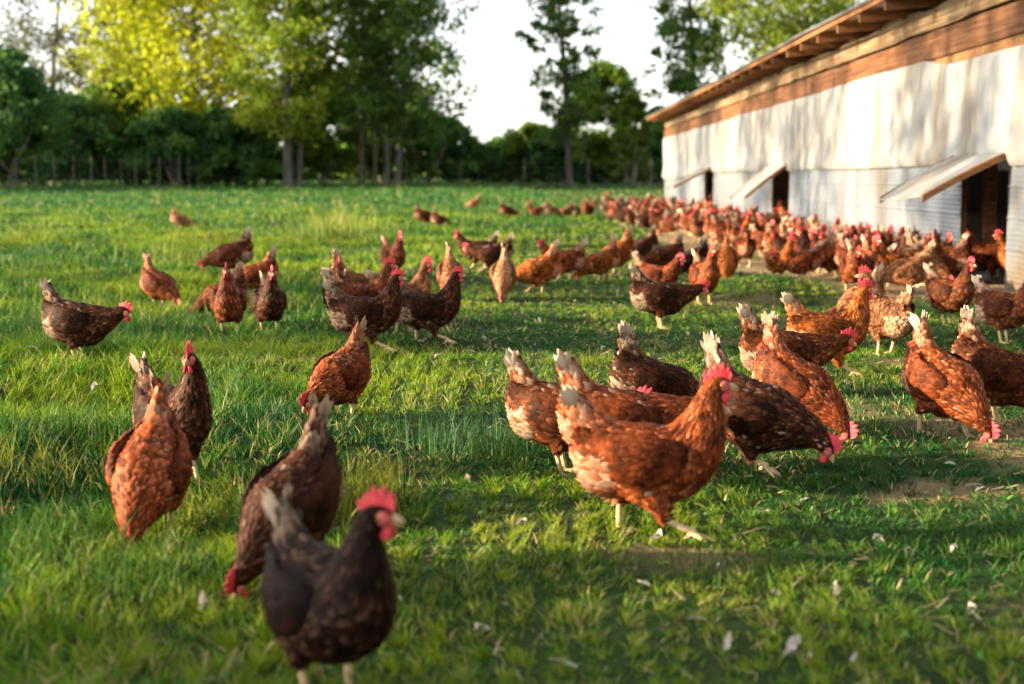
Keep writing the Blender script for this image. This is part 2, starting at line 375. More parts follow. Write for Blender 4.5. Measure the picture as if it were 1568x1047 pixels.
# planks: two rows, board by board, with slightly wandering edges
def plank_row(z0, z1, x0, th, m, wav, seed):
    rr = random.Random(seed); y = BL0
    while y < BL1 - .2:
        L = rr.uniform(2.6, 4.2); y1 = min(BL1, y + L); n = 14
        ys = np.linspace(y + .003, y1 - .003, n)
        up = z1 + wav * (vn(ys, ys * 0, .35, seed) - .5) + rr.uniform(-.008, .008)
        lo = z0 + .3 * wav * (vn(ys, ys * 0, .5, seed + 1) - .5) + rr.uniform(-.006, .006)
        xf = x0 - th + rr.uniform(-.004, .004)
        V = []
        for k in range(n): V += [(xf, ys[k], lo[k]), (xf, ys[k], up[k]), (x0, ys[k], up[k]), (x0, ys[k], lo[k])]
        Qd = []
        for k in range(n - 1):
            for e in range(4): Qd.append((4 * k + e, 4 * k + (e + 1) % 4, 4 * k + 4 + (e + 1) % 4, 4 * k + 4 + e))
        Qd += [(3, 2, 1, 0), (4 * n - 4, 4 * n - 3, 4 * n - 2, 4 * n - 1)]
        q = MB(); q.add(V, Qd); bpart(q, 'plank', m, smooth=False); y = y1
plank_row(1.93, 2.165, WALLX - .002, .035, M['plank'], .015, 3)
plank_row(2.205, 2.40, WALLX + .01, .03, M['plank2'], .07, 9)
mb = MB(); mb.box((WALLX + .05, BL0, 1.04), (WALLX + .09, BL1, 1.08)); mb.box((WALLX + .05, BL0, 2.10), (WALLX + .09, BL1, 2.26)); bpart(mb, 'wall_rail', M['plank2'], smooth=False)
for y in [k for k in np.arange(BL0 + .2, BL1, 2.4) if not any(a - .1 < k < b_ + .1 for a, b_ in openings)]:
    mb = MB(); mb.box((WALLX + .092, y, -.05), (WALLX + .20, y + .11, 2.5)); bpart(mb, 'wall_post', M['post'], smooth=False)
# door posts
for (a, b_) in openings:
    for y in (a - .09, b_):
        mb = MB(); mb.box((WALLX + .012, y, -.05), (WALLX + .048, y + .09, 1.038)); mb.box((WALLX+.2, y + .01, -.05), (WALLX + .30, y + .10, 2.4)); bpart(mb, 'door_post', M['plank'], smooth=False)
# flaps: (hinge_y_near, hinge_y_far, outer x near/far, outer z near/far)
for (a, b_, xo, zo) in [(1.4, 2.6, 2.95, .72), (10.95, 12.15, 2.93, .73), (20.4, 21.8, 2.97, .60), (29.1, 30.5, 2.80, .68)]:
    n = 9; m_ = 8; V = []; th = .014
    for s_ in (0, 1):
        for q in range(n):
            for p_ in range(m_):
                u = q / (n - 1); v = p_ / (m_ - 1)
                y = a - .04 + (b_ + .08 - a) * v; x = (WALLX - .05) + (xo - WALLX + .05) * u
                z = 1.055 + (zo - 1.055) * u + .012 * math.sin(u * math.pi) + (vn(np.array([y]), np.array([u]), .5, 44)[0] - .5) * .03 - (.03 * v * u)
                V.append((x, y, z - s_ * th))
    Qd = []
    for s_ in (0, 1):
        o = s_ * n * m_
        for q in range(n - 1):
            for p_ in range(m_ - 1):
                f = (o + q * m_ + p_, o + (q + 1) * m_ + p_, o + (q + 1) * m_ + p_ + 1, o + q * m_ + p_ + 1); Qd.append(f if s_ == 0 else f[::-1])
    nm = n * m_
    for q in range(n - 1):
        for p_ in (0, m_ - 1): A = q * m_ + p_; B = A + m_; Qd.append((A, B, B + nm, A + nm))
    for p_ in range(m_ - 1):
        for q in (0, n - 1): A = q * m_ + p_; B = A + 1; Qd.append((A, B, B + nm, A + nm))
    mb = MB(); mb.add(V, Qd); fl = bpart(mb, 'hatch_flap', M['tarp'], smooth=False)
    # timber strip framing the flap's edges
    for v, in ((0,), (1,)):
        mb = MB()
        y0 = a - .075 if v == 0 else b_ + .042
        pts = []
        for q in range(n):
            u = q / (n - 1); x = (WALLX - .05) + (xo - WALLX + .05) * u
            z = 1.055 + (zo - 1.055) * u + .012 * math.sin(u * math.pi) - .03 * v * u
            pts.append((x, z))
        VV = []
        for (x, z) in pts: VV += [(x, y0, z - .045), (x, y0 + .033, z - .045), (x, y0 + .033, z + .006), (x, y0, z + .006)]
        QQ = []
        for k in range(n - 1):
            for e in range(4): QQ.append((4 * k + e, 4 * k + (e + 1) % 4, 4 * k + 4 + (e + 1) % 4, 4 * k + 4 + e))
        QQ += [(3, 2, 1, 0), (4 * n - 4, 4 * n - 3, 4 * n - 2, 4 * n - 1)]
        mb.add(VV, QQ)
        bpart(mb, 'flap_edge', M['rafter'], smooth=False)
# roof
SL = math.tan(R(5)); EX = WALLX - .5; EZ = 2.50; RX = WALLX + BW / 2; RZ = EZ + (RX - EX) * SL
ys = np.arange(BL0 - .3, BL1 + .45, .013); us = np.linspace(0, 1, 7)
mb = MB()
for side in (0, 1):
    for lay in (0, 1):
        UU, YY = np.meshgrid(us, ys, indexing='ij')
        XX = (EX - .05) + (RX - EX + .05) * UU if side == 0 else (2 * RX - EX) - (RX - EX) * UU
        ZZ = EZ + (RZ - EZ) * UU + .013 * np.sin(YY * 2 * np.pi / .078) - lay * .004 + (vn(YY, UU, 1.7, 51) - .5) * .03 * (1 - UU)
        V = np.stack([XX, YY, ZZ], -1).reshape(-1, 3); a = len(ys); b_ = len(us)
        i = np.arange(b_ - 1)[:, None] * a; j = np.arange(a - 1)[None, :]
        mb.add(V, np.stack([i + j, i + a + j, i + a + j + 1, i + j + 1], -1).reshape(-1, 4))
bpart(mb, 'roof', M['roof'])
rr = random.Random(5)
for y in np.arange(BL0 + .1, BL1, 1.0):
    y = y + rr.uniform(-.05, .05); x0 = EX + .03; x1 = RX; zt0 = EZ - .022 + (x0 - EX) * SL; zt1 = EZ - .022 + (x1 - EX) * SL
    mb = MB(); mb.add([(x0, y, zt0 - .12), (x0, y + .05, zt0 - .12), (x0, y + .05, zt0), (x0, y, zt0), (x1, y, zt1 - .15), (x1, y + .05, zt1 - .15), (x1, y + .05, zt1), (x1, y, zt1)],
                  [(0, 1, 2, 3), (7, 6, 5, 4), (0, 4, 5, 1), (1, 5, 6, 2), (2, 6, 7, 3), (3, 7, 4, 0)]); bpart(mb, 'rafter', M['rafter'], smooth=False)
mb = MB(); mb.box((EX - .004, BL0, EZ - .058), (EX + .026, BL1 + .3, EZ - .02)); bpart(mb, 'eave_board', M['rafter'], smooth=False)
mb = MB(); mb.add([(WALLX + .1, BL1, -.05), (WALLX + BW - .1, BL1, -.05), (WALLX + BW - .1, BL1, EZ + .02), (RX, BL1, RZ - .05), (WALLX + .1, BL1, EZ + .02)] + [(WALLX + .1, BL1 - .05, -.05), (WALLX + BW - .1, BL1 - .05, -.05), (WALLX + BW - .1, BL1 - .05, EZ + .02), (RX, BL1 - .05, RZ - .05), (WALLX + .1, BL1 - .05, EZ + .02)],
    [(0, 1, 2, 4), (5, 9, 7, 6), (0, 4, 9, 5), (1, 6, 7, 2)], [(4, 2, 3), (9, 8, 7)]); bpart(mb, 'gable_wall', M['plank2'], smooth=False)
mb = MB(); mb.add([(x, BL0 + dy, z) for dy in (0, .05) for (x, z) in [(WALLX + .1, -.05), (WALLX + BW - .1, -.05), (WALLX + BW - .1, EZ + .02), (RX, RZ - .05), (WALLX + .1, EZ + .02)]],
    [(4, 2, 1, 0), (6, 7, 9, 5)], [(3, 2, 4), (7, 8, 9)]); bpart(mb, 'gable_wall', M['plank2'], smooth=False)

# ------------------------------------------------------------------ trees
def tree(name, label, cat, px, Y, top, bot, hw, style, cols, nleaf, lsz, group=None, trunk_r=.22, bark='bark', seed=0, dens=1.0, world=None, lean=0.0):
    rr = random.Random(seed * 13 + 5); rg = np.random.default_rng(seed + 100)
    if world: bx, by, H, zb, W = world
    else:
        b = PY(px, 280, Y); bx, by = b.x, Y; H = PY(px, top, Y).z; zb = PY(px, bot, Y).z; W = hw * Y / 2178
    gz = float(terr(bx, by)); H -= gz; zb = max(zb - gz, .15)
    o = tag(empty(name, (bx, by, gz)), label, cat, group)
    tk = MB(); tips = []
    def limb(p0, d, L, r0, r1, n=6, wob=.12, store=True):
        pts = [np.array(p0)]; d = np.array(d, float)
        for k in range(n):
            d = d + rg.normal(0, wob, 3); d /= np.linalg.norm(d); pts.append(pts[-1] + d * L / n)
        pts = np.array(pts); rs = np.linspace(r0, r1, n + 1)
        loft(tk, np.column_stack([pts, rs, rs]), m=n * 2, k=6, ref=(.3, .95, .1) if abs(d[1]) < .8 else (1, 0, 0), cap=False)
        return pts
    if style == 'bush':
        for _ in range(5):
            an = rr.uniform(0, 6.28); limb((rr.uniform(-.3, .3) * W, rr.uniform(-.2, .2) * W, -.1), (math.cos(an) * .5, math.sin(an) * .5, 1), H * .7, .07, .02)
        nc = int(70 * dens)
        for _ in range(nc):
            t = rr.random() ** .8; z = .12 * H + t * (H * .86)
            env = W * (1 - (max(0, t - .35) / .65) ** 2) ** .5 if t > .35 else W * (.85 + .15 * t / .35)
            an = rr.uniform(0, 6.28); q = rr.random() ** .45
            tips.append((math.cos(an) * env * q, math.sin(an) * env * q * .8, z, W * .17, rr.random()))
    else:
        tp = limb((0, 0, -.2), (lean, 0, 1), H * 1.0 + .2, trunk_r, .03, n=10, wob=.03)
        nl = int({'poplar': 46, 'broad': 44, 'sparse': 34}[style] * dens)
        for k in range(nl):
            t = (k + rr.random()) / nl; z = zb + t * (H * .99 - zb)
            f = z / (H + .2) * 10; ii = min(int(f), 9); base = tp[ii] * (1 - (f - ii)) + tp[ii + 1] * (f - ii)
            if style == 'poplar': prof = (.55 + .5 * math.sin(t * 2.6 + .3)) * (1 - t ** 6) ; up = .85
            else: prof = math.sin(min(1, t * .82 + .16) * math.pi) ** .6; up = .45 if t < .6 else .9
            L = W * prof * rr.uniform(.65, 1.1); an = k * 2.4 + rr.uniform(-.5, .5)
            pts = limb(base, (math.cos(an), math.sin(an), up), L * 1.15, max(.02, trunk_r * .28 * (1 - t * .6)), .008, n=5)
            cl = {'poplar': 5, 'broad': 7, 'sparse': 4}[style]; cs = {'poplar': .15, 'broad': .2, 'sparse': .17}[style]
            for q in range(cl):
                s_ = rr.uniform(.3, 1.05); f2 = min(s_, .99) * 5; jj = min(int(f2), 4); pc = pts[jj] * (1 - (f2 - jj)) + pts[jj + 1] * (f2 - jj)
                j = rg.normal(0, W * .10, 3)
                tips.append((*(pc + j), W * cs * rr.uniform(.6, 1.2), rr.random()))
    tk.build('trunk', M[bark], o)
    tips = np.array(tips); n = nleaf
    idx = rg.integers(0, len(tips), n)
    # flattened shells read as leaf clumps
    d = rg.normal(0, 1, (n, 3)); d /= np.linalg.norm(d, axis=1)[:, None]; d *= (rg.random(n) ** .5)[:, None] * 1.5
    d[:, 2] *= .65
    c = tips[idx, :3] + d * tips[idx, 3][:, None]
    c[:, 2] = np.maximum(c[:, 2], .1)
    sz = lsz * rg.uniform(.6, 1.3, n)
    a = rg.normal(0, 1, (n, 3)); a[:, 2] -= .3; a /= np.linalg.norm(a, axis=1)[:, None]
    b = rg.normal(0, 1, (n, 3)); b -= a * (a * b).sum(1)[:, None]; b /= np.linalg.norm(b, axis=1)[:, None]
    a = a * sz[:, None]; b = b * (sz * .62)[:, None]
    V = np.stack([c - a, c + b * .8 - a * .1, c + a, c - b * .8 - a * .1], 1).reshape(-1, 3)
    cols = np.array(cols); t = np.clip(tips[idx, 4] * .65 + rg.random(n) * .35, 0, .999) * (len(cols) - 1)
    ii = t.astype(int); f = (t - ii)[:, None]; cc = cols[ii] * (1 - f) + cols[ii + 1] * f
    cc = cc * rg.uniform(.8, 1.2, (n, 1)); A = np.repeat(np.column_stack([cc, np.ones(n)]), 4, axis=0)
    m_ = MB(); m_.add(V, np.arange(4 * n).reshape(-1, 4), a=A); m_.build('crown', M['leaf'], o, smooth=False)
    return o
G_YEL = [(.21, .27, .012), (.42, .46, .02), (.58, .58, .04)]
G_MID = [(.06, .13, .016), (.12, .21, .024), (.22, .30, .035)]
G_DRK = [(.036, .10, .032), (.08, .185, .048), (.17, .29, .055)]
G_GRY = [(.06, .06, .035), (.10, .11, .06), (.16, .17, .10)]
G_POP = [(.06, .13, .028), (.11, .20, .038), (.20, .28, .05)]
T = [ # name,label,px,Y,top,bot,hw,style,cols,n,leaf,trunk,bark,dens,lean
 ('bushy_tree', 'dense dark teal green tree at the left edge behind the fence', 12, 62, 80, 287, 95, 'bush', G_DRK, 9000, .16, .2, 'bark', 1.6, 0),
 ('sparse_tree', 'thin grey green tree with bare twigs showing, upper left corner', 80, 72, -130, 230, 100, 'sparse', G_GRY, 10000, .12, .16, 'bark', 1.5, 0),
 ('leafy_tree', 'big bright yellow green tree glowing in the sun, upper left', 292, 72, -260, 250, 178, 'broad', G_YEL, 30000, .17, .3, 'bark', 1.9, .05),
 ('leafy_tree', 'smaller yellow green tree between the grey twiggy tree and the big glowing one', 195, 76, -60, 230, 95, 'broad', G_YEL, 11000, .16, .2, 'bark', 1.1, 0),
 ('tall_tree', 'tall green tree with a thick pale trunk right of the big glowing tree', 441, 66, -260, 215, 95, 'broad', [(.11, .18, .018), (.2, .28, .022), (.34, .38, .04)], 17000, .15, .23, 'greybark', 1.3, 0),
 ('slim_tree', 'slim pale trunked tree standing tight beside the thick pale trunk', 456, 66.5, -150, 150, 55, 'poplar', G_MID, 4000, .15, .14, 'greybark', 1.0, .05),
 ('slim_tree', 'slim dark stemmed tree left of the twin pale poplars', 553, 72, -190, 190, 72, 'poplar', G_POP, 7500, .15, .13, 'bark', 1.1, 0),
 ('slim_tree', 'leaning thin stemmed tree close left of the twin poplars', 572, 73, -150, 190, 62, 'poplar', G_POP, 5500, .15, .12, 'bark', 1.0, -.03),
 ('poplar_tree', 'left poplar of the twin pale trunked poplars beside the sky gap', 591, 68, -260, 195, 85, 'poplar', G_POP, 8500, .16, .15, 'greybark', 1.3, .02),
 ('poplar_tree', 'right poplar of the twin pale trunked poplars, crown reaching into the sky gap', 608, 68, -240, 238, 142, 'poplar', G_POP, 15000, .16, .16, 'greybark', 1.3, .06),
 ('poplar_tree', 'lone loose poplar with open crown in the middle of the sky', 872, 74, -190, 235, 66, 'poplar', G_POP, 7600, .16, .2, 'greybark', 1.2, -.025),
 ('round_tree', 'dense mid green rounded tree between the lone poplar and the barn', 925, 82, 98, 270, 68, 'bush', G_MID, 8500, .17, .2, 'bark', 1.6, 0),
 ('round_tree', 'small light green tree just left of the barn corner', 968, 76, 145, 262, 33, 'bush', [(.08, .14, .015), (.13, .2, .02), (.18, .24, .03)], 3500, .14, .12, 'bark', 1.0, 0),
 ('tall_tree', 'loose green tree rising behind the far corner of the barn roof', 1060, 72, -190, 230, 88, 'poplar', G_POP, 9000, .17, .2, 'greybark', 1.2, 0),
 ('tall_tree', 'wide bright yellow green tree standing behind the barn roof', 1205, 66, -230, 190, 140, 'broad', [(.12, .18, .02), (.2, .26, .03), (.3, .34, .05)], 22000, .15, .3, 'bark', 1.6, 0),
 ('tall_tree', 'dark low tree touching the barn end wall', 1010, 84, 165, 284, 42, 'bush', G_DRK, 4500, .17, .2, 'bark', 1.2, 0),
]
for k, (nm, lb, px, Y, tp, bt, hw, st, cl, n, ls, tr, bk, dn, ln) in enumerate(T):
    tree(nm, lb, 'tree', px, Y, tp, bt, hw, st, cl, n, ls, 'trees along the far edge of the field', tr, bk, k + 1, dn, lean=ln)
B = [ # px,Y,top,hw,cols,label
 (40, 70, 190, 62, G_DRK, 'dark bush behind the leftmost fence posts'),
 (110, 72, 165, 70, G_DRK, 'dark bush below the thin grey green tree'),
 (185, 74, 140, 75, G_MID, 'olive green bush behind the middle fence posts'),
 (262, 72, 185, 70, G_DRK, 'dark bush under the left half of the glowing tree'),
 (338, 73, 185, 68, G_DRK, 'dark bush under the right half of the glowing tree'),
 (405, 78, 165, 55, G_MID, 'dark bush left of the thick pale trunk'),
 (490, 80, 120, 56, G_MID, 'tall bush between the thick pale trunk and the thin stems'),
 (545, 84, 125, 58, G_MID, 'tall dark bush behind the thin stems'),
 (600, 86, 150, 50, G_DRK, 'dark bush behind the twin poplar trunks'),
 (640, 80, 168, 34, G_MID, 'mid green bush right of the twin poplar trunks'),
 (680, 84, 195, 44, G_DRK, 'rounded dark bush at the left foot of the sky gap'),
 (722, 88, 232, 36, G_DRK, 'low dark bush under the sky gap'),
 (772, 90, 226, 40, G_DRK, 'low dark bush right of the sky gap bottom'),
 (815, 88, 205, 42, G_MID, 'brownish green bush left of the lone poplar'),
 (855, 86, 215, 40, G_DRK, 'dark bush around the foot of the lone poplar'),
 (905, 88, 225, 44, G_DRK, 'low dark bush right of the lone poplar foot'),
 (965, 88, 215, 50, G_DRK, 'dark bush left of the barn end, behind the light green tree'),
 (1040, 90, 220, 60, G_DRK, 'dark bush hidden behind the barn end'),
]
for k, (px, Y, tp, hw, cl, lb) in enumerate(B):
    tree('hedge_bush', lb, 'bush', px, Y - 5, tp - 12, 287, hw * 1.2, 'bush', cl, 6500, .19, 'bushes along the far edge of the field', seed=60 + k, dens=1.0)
for k in range(11):
    px = -60 + k * 112
    tree('hedge_bush', 'low dark bush of the far hedge behind the wood edge, %s from the left' % ['first', 'second', 'third', 'fourth', 'fifth', 'sixth', 'seventh', 'eighth', 'ninth', 'tenth', 'eleventh'][k], 'bush', px, 98, 244 if 600 < px < 800 else 225, 285, 92, 'bush', G_DRK, 3200, .3, 'bushes along the far edge of the field', seed=500 + k, dens=.8)
# unseen trees and bushes on the left, added to cast long shadows into view
ORDS = ['first', 'second', 'third', 'fourth', 'fifth', 'sixth', 'seventh', 'eighth', 'ninth', 'tenth', 'eleventh', 'twelfth', 'thirteenth', 'fourteenth']
OFF = [(-27, 56, 4.5, .2, 3, 'bush', 3000), (-34, 57, 5, .2, 4, 'bush', 3000), (-38, 76, 5, .2, 4, 'bush', 3000),
       (-60, 62, 15, 2.5, 5.5, 'broad', 6000), (-44, 84, 12, .8, 5, 'broad', 5000)]
for k, (x, y, H, zb, W, st, n) in enumerate(OFF):
    tree('hedge_bush' if st == 'bush' else 'leafy_tree', 'dense unseen bush added far left along the wood edge for shade, %s from the front' % ORDS[k] if st == 'bush' else 'tall unseen tree added far left along the wood edge for shade, %s' % ORDS[k], 'bush' if st == 'bush' else 'tree', 0, 0, 0, 0, 0, st, G_MID, n, .22, 'unseen trees far left of the field', .25, 'bark', 200 + k, 1.1, world=(x, y, H, zb, W))
NEAR = [(-21, 1, 11.5, 5.7, 2.5, 5500, 1.0), (-23, 6.5, 12, 6.1, 2.3, 4600, .9), (-21, 11, 11.5, 5.6, 2.3, 5200, 1.0), (-24, 16, 12, 6.1, 2.4, 4800, .9), (-22, 21, 11.5, 5.7, 2.5, 5500, 1.0), (-25, 27, 12, 6.2, 2.6, 4600, .9), (-24, 33, 12, 6.0, 2.6, 4400, .9), (-14, .9, 4.5, .3, 1.25, 7000, 1.0), (-14.5, -1.2, 4.4, .3, .9, 4200, .9), (-13.5, -2.6, 4.9, .3, 1.3, 5000, .9), (-14, 6.3, 4.3, .6, 1.0, 3200, .8), (-17, 10.5, 4.6, 1.2, 1.0, 2600, .6), (-19, 15.5, 5.0, 1.4, 1.2, 2600, .6)]  # added unseen trees, crowns set to dapple the barn wall and shade the foreground
for k, (x, y, H, zb, W, n, dn) in enumerate(NEAR):
    tree('unseen_shade_tree', 'loose unseen tree left of the view, added to cast shade, %s of its row' % ORDS[k], 'tree', 0, 0, 0, 0, 0, 'broad', G_MID, n, .07 if H < 9 else .10, 'unseen shade trees left of the pasture', .09, 'bark', 300 + k, dn, world=(x, y, H, zb, W))

# ------------------------------------------------------------------ fences
def fence(pts, H, label):
    f = tag(empty('wire_fence', (pts[0][0], pts[0][1], 0)), label, 'fence')
    L = f.location
    for q, (x, y) in enumerate(pts):
        z = float(terr(x, y)); rr = random.Random(q); dx, dy = rr.uniform(-.03, .03), rr.uniform(-.03, .03); h = H * rr.uniform(.94, 1.06)
        m_ = MB(); loft(m_, [(x - L.x, y - L.y, z - .2, .036, .036), (x - L.x + dx * .5, y - L.y + dy * .5, z + h * .5, .034, .034), (x - L.x + dx, y - L.y + dy, z + h, .03, .03)], m=6, k=8, ref=(0, 1, 0))
        m_.build('fence_post', M['post'], f)
    m_ = MB()
    for (x0, y0), (x1, y1) in zip(pts[:-1], pts[1:]):
        z0, z1 = float(terr(x0, y0)), float(terr(x1, y1))
        for h in (.2, .45, .7, .95, H * .9):
            c = [(x0 - L.x, y0 - L.y - .05, z0 + h), (.5 * (x0 + x1) - L.x, .5 * (y0 + y1) - L.y - .05, .5 * (z0 + z1) + h - .02), (x1 - L.x, y1 - L.y - .05, z1 + h)]
            loft(m_, [(*p, .0018, .0018) for p in c], m=5, k=4, ref=(0, 0, 1), cap=False)
    m_.build('wire', M['wire'], f)
    return f
fp = [(-60, 50.5), (-18, 54), (22, 57), (56, 57.8), (84, 58.6), (113, 59.3), (140, 60), (162, 60.7), (186, 61.4), (208, 62.1), (228, 62.8), (245, 63.4), (262, 64), (276, 64.6), (290, 65.2), (303, 65.8)]
fence([(PY(px, 285, Y).x, Y) for px, Y in fp], 1.45, 'old wire fence with thin grey posts at the dark wood edge, left')
fp = [(450, 72), (508, 71.5), (557, 71), (622, 70.5), (706, 70), (803, 69), (900, 68), (997, 66), (1090, 66)]
fence([(PY(px, 285, Y).x, Y) for px, Y in fp], 1.35, 'wire fence with widely spaced posts crossing behind the field toward the barn')

# ------------------------------------------------------------------ hens
def rot_pitch(C, deg, cx=-2, cz=18):
    C = np.array(C, float); a = R(deg); x = C[:, 0] - cx; z = C[:, 2] - cz
    C[:, 0] = cx + x * math.cos(a) + z * math.sin(a); C[:, 2] = cz - x * math.sin(a) + z * math.cos(a)
    return C
BODY = [(-15.5, 0, 25.5, 1.2, 1.2), (-13.5, 0, 23.5, 5.2, 3.8), (-9.5, 0, 20.8, 8.0, 6.6), (-3.5, 0, 18.8, 9.3, 8.4), (2.5, 0, 18.0, 9.7, 8.9), (7.5, 0, 19.0, 9.3, 8.4)]
NECKS = {
 'alert': [(11.6, 0, 22.3, 8.0, 7.0), (14.0, 0, 27.0, 5.9, 4.9), (15.3, 0, 31.3, 4.1, 3.5), (16.1, 0, 35.0, 3.0, 2.6), (17.6, 0, 37.4, 2.5, 2.1), (19.5, 0, 37.4, 1.9, 1.5), (20.6, 0, 37.0, .9, .8)],
 'mid':   [(12.0, 0, 21.4, 7.6, 6.9), (15.3, 0, 25.0, 5.6, 4.8), (17.6, 0, 28.4, 4.0, 3.5), (19.2, 0, 31.2, 3.0, 2.6), (20.9, 0, 32.6, 2.5, 2.1), (22.8, 0, 32.3, 1.9, 1.5), (23.9, 0, 31.8, .9, .8)],
 'stoop': [(12.3, 0, 19.6, 7.2, 6.7), (16.8, 0, 20.8, 5.3, 4.7), (20.6, 0, 22.3, 3.9, 3.5), (23.4, 0, 23.7, 3.0, 2.6), (25.4, 0, 24.0, 2.5, 2.1), (27.2, 0, 23.2, 1.9, 1.5), (28.2, 0, 22.6, .9, .8)],
 'low':   [(12.6, 0, 15.6, 7.4, 6.7), (16.8, 0, 14.6, 5.6, 4.8), (20.2, 0, 13.4, 4.1, 3.6), (22.6, 0, 12.2, 3.1, 2.7), (24.2, 0, 10.8, 2.5, 2.1), (25.4, 0, 9.2, 1.9, 1.5), (26.0, 0, 8.2, .9, .8)],
 'peck':  [(12.4, 0, 13.2, 7.2, 6.7), (16.2, 0, 11.2, 5.5, 4.8), (19.0, 0, 9.0, 4.1, 3.6), (20.9, 0, 7.2, 3.1, 2.7), (22.0, 0, 5.4, 2.5, 2.1), (22.7, 0, 3.5, 1.9, 1.5), (22.9, 0, 2.5, .9, .8)],
}
LEGS = {'stand': [((-1.0, 8.2), (0.8, 0)), ((0.6, 8.2), (2.2, 0))],
        'walk':  [((-5.5, 8.3), (-5.6, 0)), ((5.2, 5.8), (12.2, 1.5))],
        'walk2': [((4.5, 7.0), (9.0, 0.2)), ((-3.5, 8.3), (-4.5, 0))],
        'step':  [((0.2, 8.0), (1.0, 0)), ((2.5, 6.0), (7.0, 3.2))]}
def shingles(mb, verts, norms, flow, n, size, rg, pale=None, jit=.25, lift=.12, mult=(.7, 1.35), gain=1.0, cream=None):
    """overlapping curved feathers; verts/norms/flow per sample, size (len,half width)"""
    f = flow + rg.normal(0, jit, flow.shape); f -= norms * (f * norms).sum(1)[:, None]; f /= np.linalg.norm(f, axis=1)[:, None] + 1e-9
    s = np.cross(norms, f); L = size[:, 0] * rg.uniform(.8, 1.25, len(f)); W = size[:, 1] * rg.uniform(.85, 1.15, len(f))
    lf = lift * rg.uniform(.5, 1.6, len(f)) * L
    V = []; A = []
    m0 = rg.uniform(*mult, len(f)) * gain; cr = np.zeros(len(f)) if cream is None else cream; pl = np.zeros(len(f)) if pale is None else pale
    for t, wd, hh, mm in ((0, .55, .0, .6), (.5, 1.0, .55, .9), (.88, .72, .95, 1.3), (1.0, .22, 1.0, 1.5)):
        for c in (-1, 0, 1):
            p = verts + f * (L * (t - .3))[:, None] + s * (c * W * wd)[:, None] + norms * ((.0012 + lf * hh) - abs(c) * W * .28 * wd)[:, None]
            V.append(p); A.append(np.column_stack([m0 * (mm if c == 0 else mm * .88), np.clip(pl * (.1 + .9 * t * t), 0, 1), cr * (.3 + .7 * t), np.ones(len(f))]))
    V = np.stack(V, 1).reshape(-1, 3); A = np.stack(A, 1).reshape(-1, 4)
    base = np.arange(len(f))[:, None, None] * 12
    q = np.array([[r * 3 + c, r * 3 + c + 1, r * 3 + c + 4, r * 3 + c + 3] for r in range(3) for c in range(2)])[None]
    mb.add(V, (base + q).reshape(-1, 4), a=A)
def blade(mb, p0, d, up, L, W, curve, a0, a1, rg, n=6, tp=1.0):
    p0 = np.array(p0, float); d = np.array(d, float); d /= np.linalg.norm(d); up = np.array(up, float); up -= d * (up @ d); up /= np.linalg.norm(up); s = np.cross(d, up)
    V = []; A = []
    for k in range(n + 1):
        t = k / n; c = p0 + d * L * t + up * curve * L * t * t; wd = W * (.45 + .55 * math.sin(min(1, t * 1.35) * math.pi / 2)) * (1 if t < .75 else max(.12, 1 - ((t - .75) / .25) ** 2 * .9))
        tt = t ** tp
        for q in (-1, 0, 1):
            col = np.clip(np.array(a0) * (1 - tt) + np.array(a1) * tt, 0, 2); col[0] *= 1 if q == 0 else .8
            V.append(c + s * q * wd - up * abs(q) * wd * .25); A.append(col)
    Q = [(r * 3 + c, r * 3 + c + 1, r * 3 + c + 4, r * 3 + c + 3) for r in range(n) for c in range(2)]
    mb.add(V, Q, a=np.array(A))
def remesh(mb, vox):
    me = mb.mesh('tmp', M['feather'], attr=None); o = bpy.data.objects.new('tmp', me); COL.objects.link(o)
    md = o.modifiers.new('r', 'REMESH'); md.mode = 'VOXEL'; md.voxel_size = vox
    s2 = o.modifiers.new('s', 'SMOOTH'); s2.factor = .6; s2.iterations = 4
    dg = bpy.context.evaluated_depsgraph_get(); e = o.evaluated_get(dg).to_mesh()
    nv = len(e.vertices); V = np.empty(nv * 3, np.float32); e.vertices.foreach_get('co', V); V = V.reshape(-1, 3).astype(float)
    Nn = np.empty(nv * 3, np.float32); e.vertices.foreach_get('normal', Nn); Nn = Nn.reshape(-1, 3).astype(float)
    Qs = np.array([list(p.vertices) for p in e.polygons if len(p.vertices) == 4]); Ts = np.array([list(p.vertices) for p in e.polygons if len(p.vertices) == 3]).reshape(-1, 3)
    o.evaluated_get(dg).to_mesh_clear(); bpy.data.objects.remove(o); bpy.data.meshes.remove(me)
    return V, Nn, Qs, Ts
